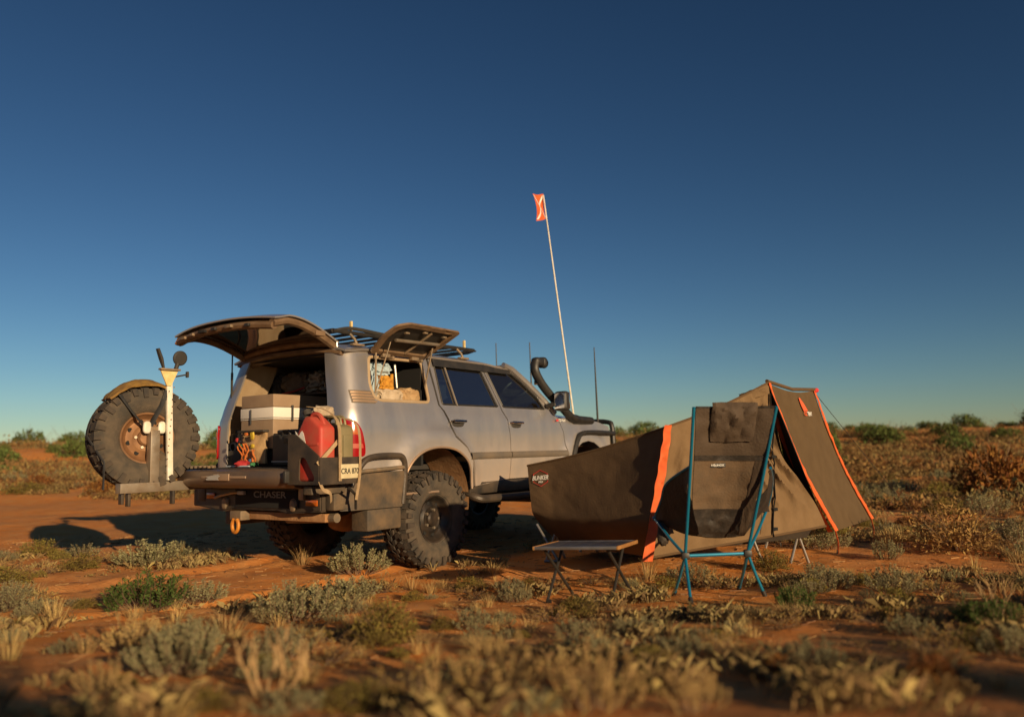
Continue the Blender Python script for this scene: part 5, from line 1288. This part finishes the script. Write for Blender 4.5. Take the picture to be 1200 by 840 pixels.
plant_px('spikes', 815, 835, 90, 'blurred pale green spikes below the chair', hs=1.0)
plant_px('olive', 420, 832, 110, 'blurred olive shrub low in the nearest scrub', hs=.7)
plant_px('spikes', 1000, 832, 70, 'blurred thin tan spikes below the soft grey saltbush', hs=1.0)
plant_px('tree', 88, 536, 46, 'dark green wattle bush alone beyond the sand track', hs=1.3)

# the rest of the scrub
CARC = wor(1.2, 0, 0)
def blocked(x, y, m=.0):
    d = Vector((x, y, 0))-CO; lx_, ly_ = d.dot(FW), d.dot(LF)
    if -2.6-m < lx_ < 3.9+m and -1.25-m < ly_ < 1.25+m: return True
    if .0-m < x < 4.3 and 6.75-m < y < 8.6+m and not (x > 2.9 and y > 8.2): return True
    if .0 < x < 1.0 and 5.1 < y < 6.1: return True
    if 1.0 < x < 1.8 and 5.05 < y < 6.1: return True
    # bare sand track left of the car
    if y > 10.2 and x < 1.0:
        c = 13.2+(-x-4)*.50; 
        if abs(y-c-1.2) < 3.3+.5*noise.noise((x*.4, y*.4, 2)): return True
    if 0 > x > -9 and 9 < y < 13.5: return True
    return False
def vis(x, y): return abs(atan2(x, y)) < radians(37)
cnt = {}
LAB = {'grey': 'grey-green saltbush among many on the open red sand', 'olive': 'small olive shrub among many on the open red sand', 'gold': 'dry golden twig shrub among many on the open red sand',
       'rust': 'rust-brown shrub among many on the open red sand', 'straw': 'straw coloured grass tuft among many on the open red sand', 'spikes': 'furry tan flower-spike plant among many on the near sand'}
GRP = {'grey': 'grey saltbushes on the sand', 'olive': 'olive shrubs on the sand', 'gold': 'dry twig shrubs on the sand', 'rust': 'rust shrubs on the sand', 'straw': 'grass tufts on the sand', 'spikes': 'flower spikes on the near sand'}
KN = {'grey': 'grey-green saltbush', 'olive': 'olive shrub', 'gold': 'dry golden twig shrub', 'rust': 'rust-brown shrub', 'straw': 'straw coloured grass tuft', 'spikes': 'furry tan flower-spike plant'}
def where(key, x, y, w_):
    r = sqrt(x*x+y*y)
    if r < 4.4: z = 'on the soft near sand'
    elif r < 9.5 and x < -.9: z = 'on the red sand behind the car'
    elif r < 7.0: z = 'on the red sand around the chair and table'
    elif x > 0 and r < 13: z = 'on the red sand beside the tent'
    elif x > 0 and r < 24: z = 'on the flat beyond the tent'
    elif x > 0: z = 'far out on the scrub flat right of the car'
    else: z = 'far out beyond the sand track'
    q = 'tiny' if w_ < .18 else ('small' if w_ < .30 else ('broad' if w_ < .6 else 'large'))
    return q+' '+KN[key]+' '+z, q+' '+KN[key]+(' plants ' if key != 'straw' else ' clumps ')+z
def scatter(n, r0, r1, wts, wmin, wmax, power=1.0, side=None):
    k = 0; tries = 0
    while k < n and tries < n*40:
        tries += 1
        a = radians(rnd.uniform(-36, 36)); r = r0+(r1-r0)*rnd.random()**power; x, y = r*sin(a), r*cos(a)
        if blocked(x, y, .15): continue
        if side and not side(x, y): continue
        key = rnd.choices(list(wts), list(wts.values()))[0]; w_ = rnd.uniform(wmin, wmax)*(.8 if key == 'straw' else 1)
        if any((x-p[0])**2+(y-p[1])**2 < ((w_+p[2])*.22)**2 for p in placed): continue
        lab, grp = where(key, x, y, w_); plant(key, x, y, w_, lab, grp, rnd.uniform(.55, .95)); k += 1
scatter(36, 1.9, 3.3, {'spikes': 4, 'olive': 1, 'gold': 3, 'grey': 1.5, 'straw': 4}, .10, .24)
scatter(230, 3.0, 6.6, {'grey': 3, 'olive': 1.5, 'gold': 5, 'straw': 8}, .10, .32)
scatter(240, 6.0, 12.0, {'grey': 3, 'olive': 1.5, 'gold': 5, 'straw': 7, 'rust': .6}, .12, .48)
scatter(150, 8.0, 22, {'grey': 4, 'olive': 2, 'gold': 4, 'straw': 2, 'rust': 1.5}, .35, .9, side=lambda x, y: x > 1.5)
scatter(110, 19, 40, {'grey': 3, 'olive': 3, 'gold': 3, 'rust': 3}, .6, 1.5)
for k in range(190):
    a = radians(rnd.uniform(-37, 37)); r = rnd.choice([rnd.uniform(34, 60), rnd.uniform(55, 110), rnd.uniform(80, 130)]); x, y = r*sin(a), r*cos(a)
    if blocked(x, y): continue
    far = r > 70
    plant('tree', x, y, rnd.choice([rnd.uniform(.9, 1.8), rnd.uniform(1.6, 3.4)])*(1.3 if far else .9), 'green wattle bush on the far scrub rise' if far else 'green wattle bush on the middle scrub flat', 'wattle bushes on the far rise' if far else 'wattle bushes on the scrub flat', rnd.uniform(.9, 1.4), .05)
# unseen bushes added behind the camera; their long shadows cross the near sand
for k, (x, y, w_, hs_) in enumerate(((1.50, -2.1, 1.0, 2.6), (6.4, -5.0, 1.6, 1.0), (8.2, -3.6, 1.9, .9), (1.32, -2.35, .8, 3.0))):
    plant('tree', x, y, w_, ('tall narrow unseen wattle bush added to throw a rounded shadow on the sand', 'unseen wattle bush added for its shadow on the low dune crest, the smaller of two', 'unseen wattle bush added for its shadow on the low dune crest, the wider of two', 'narrow unseen wattle bush added for its shadow, touching the tallest one')[k], None, hs_, .05)
# low cover nobody could count: one object
def cover():
    rs = np.random.RandomState(5); vs_ = []
    Q0 = np.array([-1, .5, 1, -.3])[None, :, None]; Q1 = np.array([-.3, -1, .4, 1])[None, :, None]
    def add(x, y, w_, h, n):
        z0 = gz(x, y); a = rs.uniform(0, 2*pi, n); rr = w_*.5*np.sqrt(rs.rand(n)); hh = h*(1-.6*(rr/(w_*.5))**2)*rs.uniform(.35, 1.1, n); ll = (w_**.7)*rs.uniform(.035, .085, n)
        c = np.stack([x+np.cos(a)*rr, y+np.sin(a)*rr, z0+hh*rs.uniform(.1, 1.0, n)], 1); e0 = rs.uniform(-1, 1, (n, 3))*ll[:, None]*.6; e1 = rs.uniform(-1, 1, (n, 3))*ll[:, None]*.5; e0[:, 2] = abs(e0[:, 2])+ll*.3
        vs_.append((c[:, None, :]+e0[:, None, :]*Q0+e1[:, None, :]*Q1).reshape(-1, 3))
    for (n, r0, r1, w0, w1, q) in ((1500, 6, 14, .05, .18, 24), (2500, 12, 30, .25, .85, 90), (3400, 28, 75, .6, 1.7, 80), (2800, 65, 190, 1.2, 3.2, 55)):
        for _ in range(n):
            a = radians(rs.uniform(-42, 42)); r = sqrt(rs.uniform(r0*r0, r1*r1)); x, y = r*sin(a), r*cos(a)
            if blocked(x, y, .1): continue
            if noise.noise((x*(.35 if r0 < 28 else .09), y*(.35 if r0 < 28 else .09), 6)) < (-.02 if r0 < 28 else -.12): continue
            w_ = rs.uniform(w0, w1); add(x, y, w_, w_*rs.uniform(.28, .5), q)
    Vt = np.concatenate(vs_); nq = len(Vt)//4
    me = bpy.data.meshes.new('scrub_cover'); me.vertices.add(len(Vt)); me.vertices.foreach_set('co', Vt.ravel()); me.loops.add(nq*4); me.loops.foreach_set('vertex_index', np.arange(nq*4, dtype=np.int32)); me.polygons.add(nq); me.polygons.foreach_set('loop_start', np.arange(0, nq*4, 4, dtype=np.int32)); me.update(calc_edges=True); me.validate(); me.materials.append(MATS['cover_mix'])
    o = bpy.data.objects.new('scrub_cover', me); COL.objects.link(o); o['kind'] = 'stuff'; tag(o, 'low dry scrub and grass covering the red sand flats', 'scrub')
cover()
# fine dry herbage between the clumps
def herbage():
    rs = np.random.RandomState(21); vs_ = []; fs = []; k = 0
    while k < 32000:
        a = radians(rs.uniform(-38, 38)); r = sqrt(rs.uniform(1.7**2, 13.0**2)) if rs.rand() < .7 else sqrt(rs.uniform(1.7**2, 7.0**2)); x, y = r*sin(a), r*cos(a); k += 1
        if blocked(x, y, -.15) and not (5.0 < y < 6.9 and x > 0): continue
        q = noise.noise((x*.8, y*.8, 12))+.6*noise.noise((x*2.7, y*2.7, 5))
        if q < .16+.25*rs.rand() or (4.6 < y < 7.4 and -1.0 < x < 2.2 and q < .55): continue
        z = gz(x, y); h = rs.uniform(.02, .075)*(1+.6*max(0, q)); sc = .0009*(1+r*.07)
        for b in range(rs.randint(3, 8)):
            t = rs.uniform(0, 6.28); l = h*rs.uniform(.3, 1.2); ox, oy = rs.normal(0, .018, 2); i = len(vs_); sx, sy = -sin(t)*sc, cos(t)*sc; bx_, by_ = x+ox, y+oy
            vs_.extend([(bx_-sx, by_-sy, z-.004), (bx_+sx, by_+sy, z-.004), (bx_+cos(t)*l*.5+sx*1.6, by_+sin(t)*l*.5+sy*1.6, z+h*.7), (bx_+cos(t)*l, by_+sin(t)*l, z+h*rs.uniform(.6, 1.1))]); fs.append((i, i+1, i+2, i+3))
            if rs.rand() < .5:
                s = sc*rs.uniform(1.8, 3.6); i = len(vs_); px, py, pz = bx_+cos(t)*l*.8, by_+sin(t)*l*.8, z+h*.85; vs_.extend([(px-s, py, pz), (px, py-s, pz-s*.5), (px+s, py, pz+s), (px, py+s, pz+s*.6)]); fs.append((i, i+1, i+2, i+3))
    me = bpy.data.meshes.new('dry_herbage'); me.from_pydata(vs_, [], fs); me.update(); me.materials.append(MATS['herb'])
    o = bpy.data.objects.new('dry_herbage', me); COL.objects.link(o); o['kind'] = 'stuff'; tag(o, 'fine dry herbage and seedlings between the shrubs', 'herbage')
herbage()
# twigs, pebbles and clods on the sand
def litter():
    rs = np.random.RandomState(8); vs_ = []; fs = []
    for k in range(7500):
        a = radians(rs.uniform(-38, 38)); r = 1.8+11*rs.rand()**.9; x, y = r*sin(a), r*cos(a); z = gz(x, y); s = rs.uniform(.003, .011)*(.5+r*.10); i = len(vs_)
        if rs.rand() < .45:
            b = rs.uniform(0, 6.28); l = s*rs.uniform(2, 6); dx, dy = cos(b)*l, sin(b)*l; t = s*.22
            vs_.extend([(x-dx, y-dy, z+.002), (x+dx, y+dy, z+.004), (x+dx, y+dy, z+.004+t*2), (x-dx, y-dy, z+.002+t*2), (x-dy*.06, y+dx*.06, z+t*3)]); fs.extend([(i, i+1, i+2, i+3), (i, i+1, i+4), (i+3, i+2, i+4)])
        else:
            for q in ((1, 0, 0), (-.5, .87, 0), (-.5, -.87, 0), (.1, 0, .75)): vs_.append((x+q[0]*s*rs.uniform(.7, 1.3), y+q[1]*s, z-.002+q[2]*s))
            fs.extend([(i, i+1, i+3), (i+1, i+2, i+3), (i+2, i, i+3)])
    me = bpy.data.meshes.new('ground_litter'); me.from_pydata(vs_, [], fs); me.update(); me.materials.append(MATS['litter'])
    o = bpy.data.objects.new('ground_litter', me); COL.objects.link(o); o['kind'] = 'stuff'; tag(o, 'twigs, pebbles and clods lying on the red sand', 'litter')
litter()
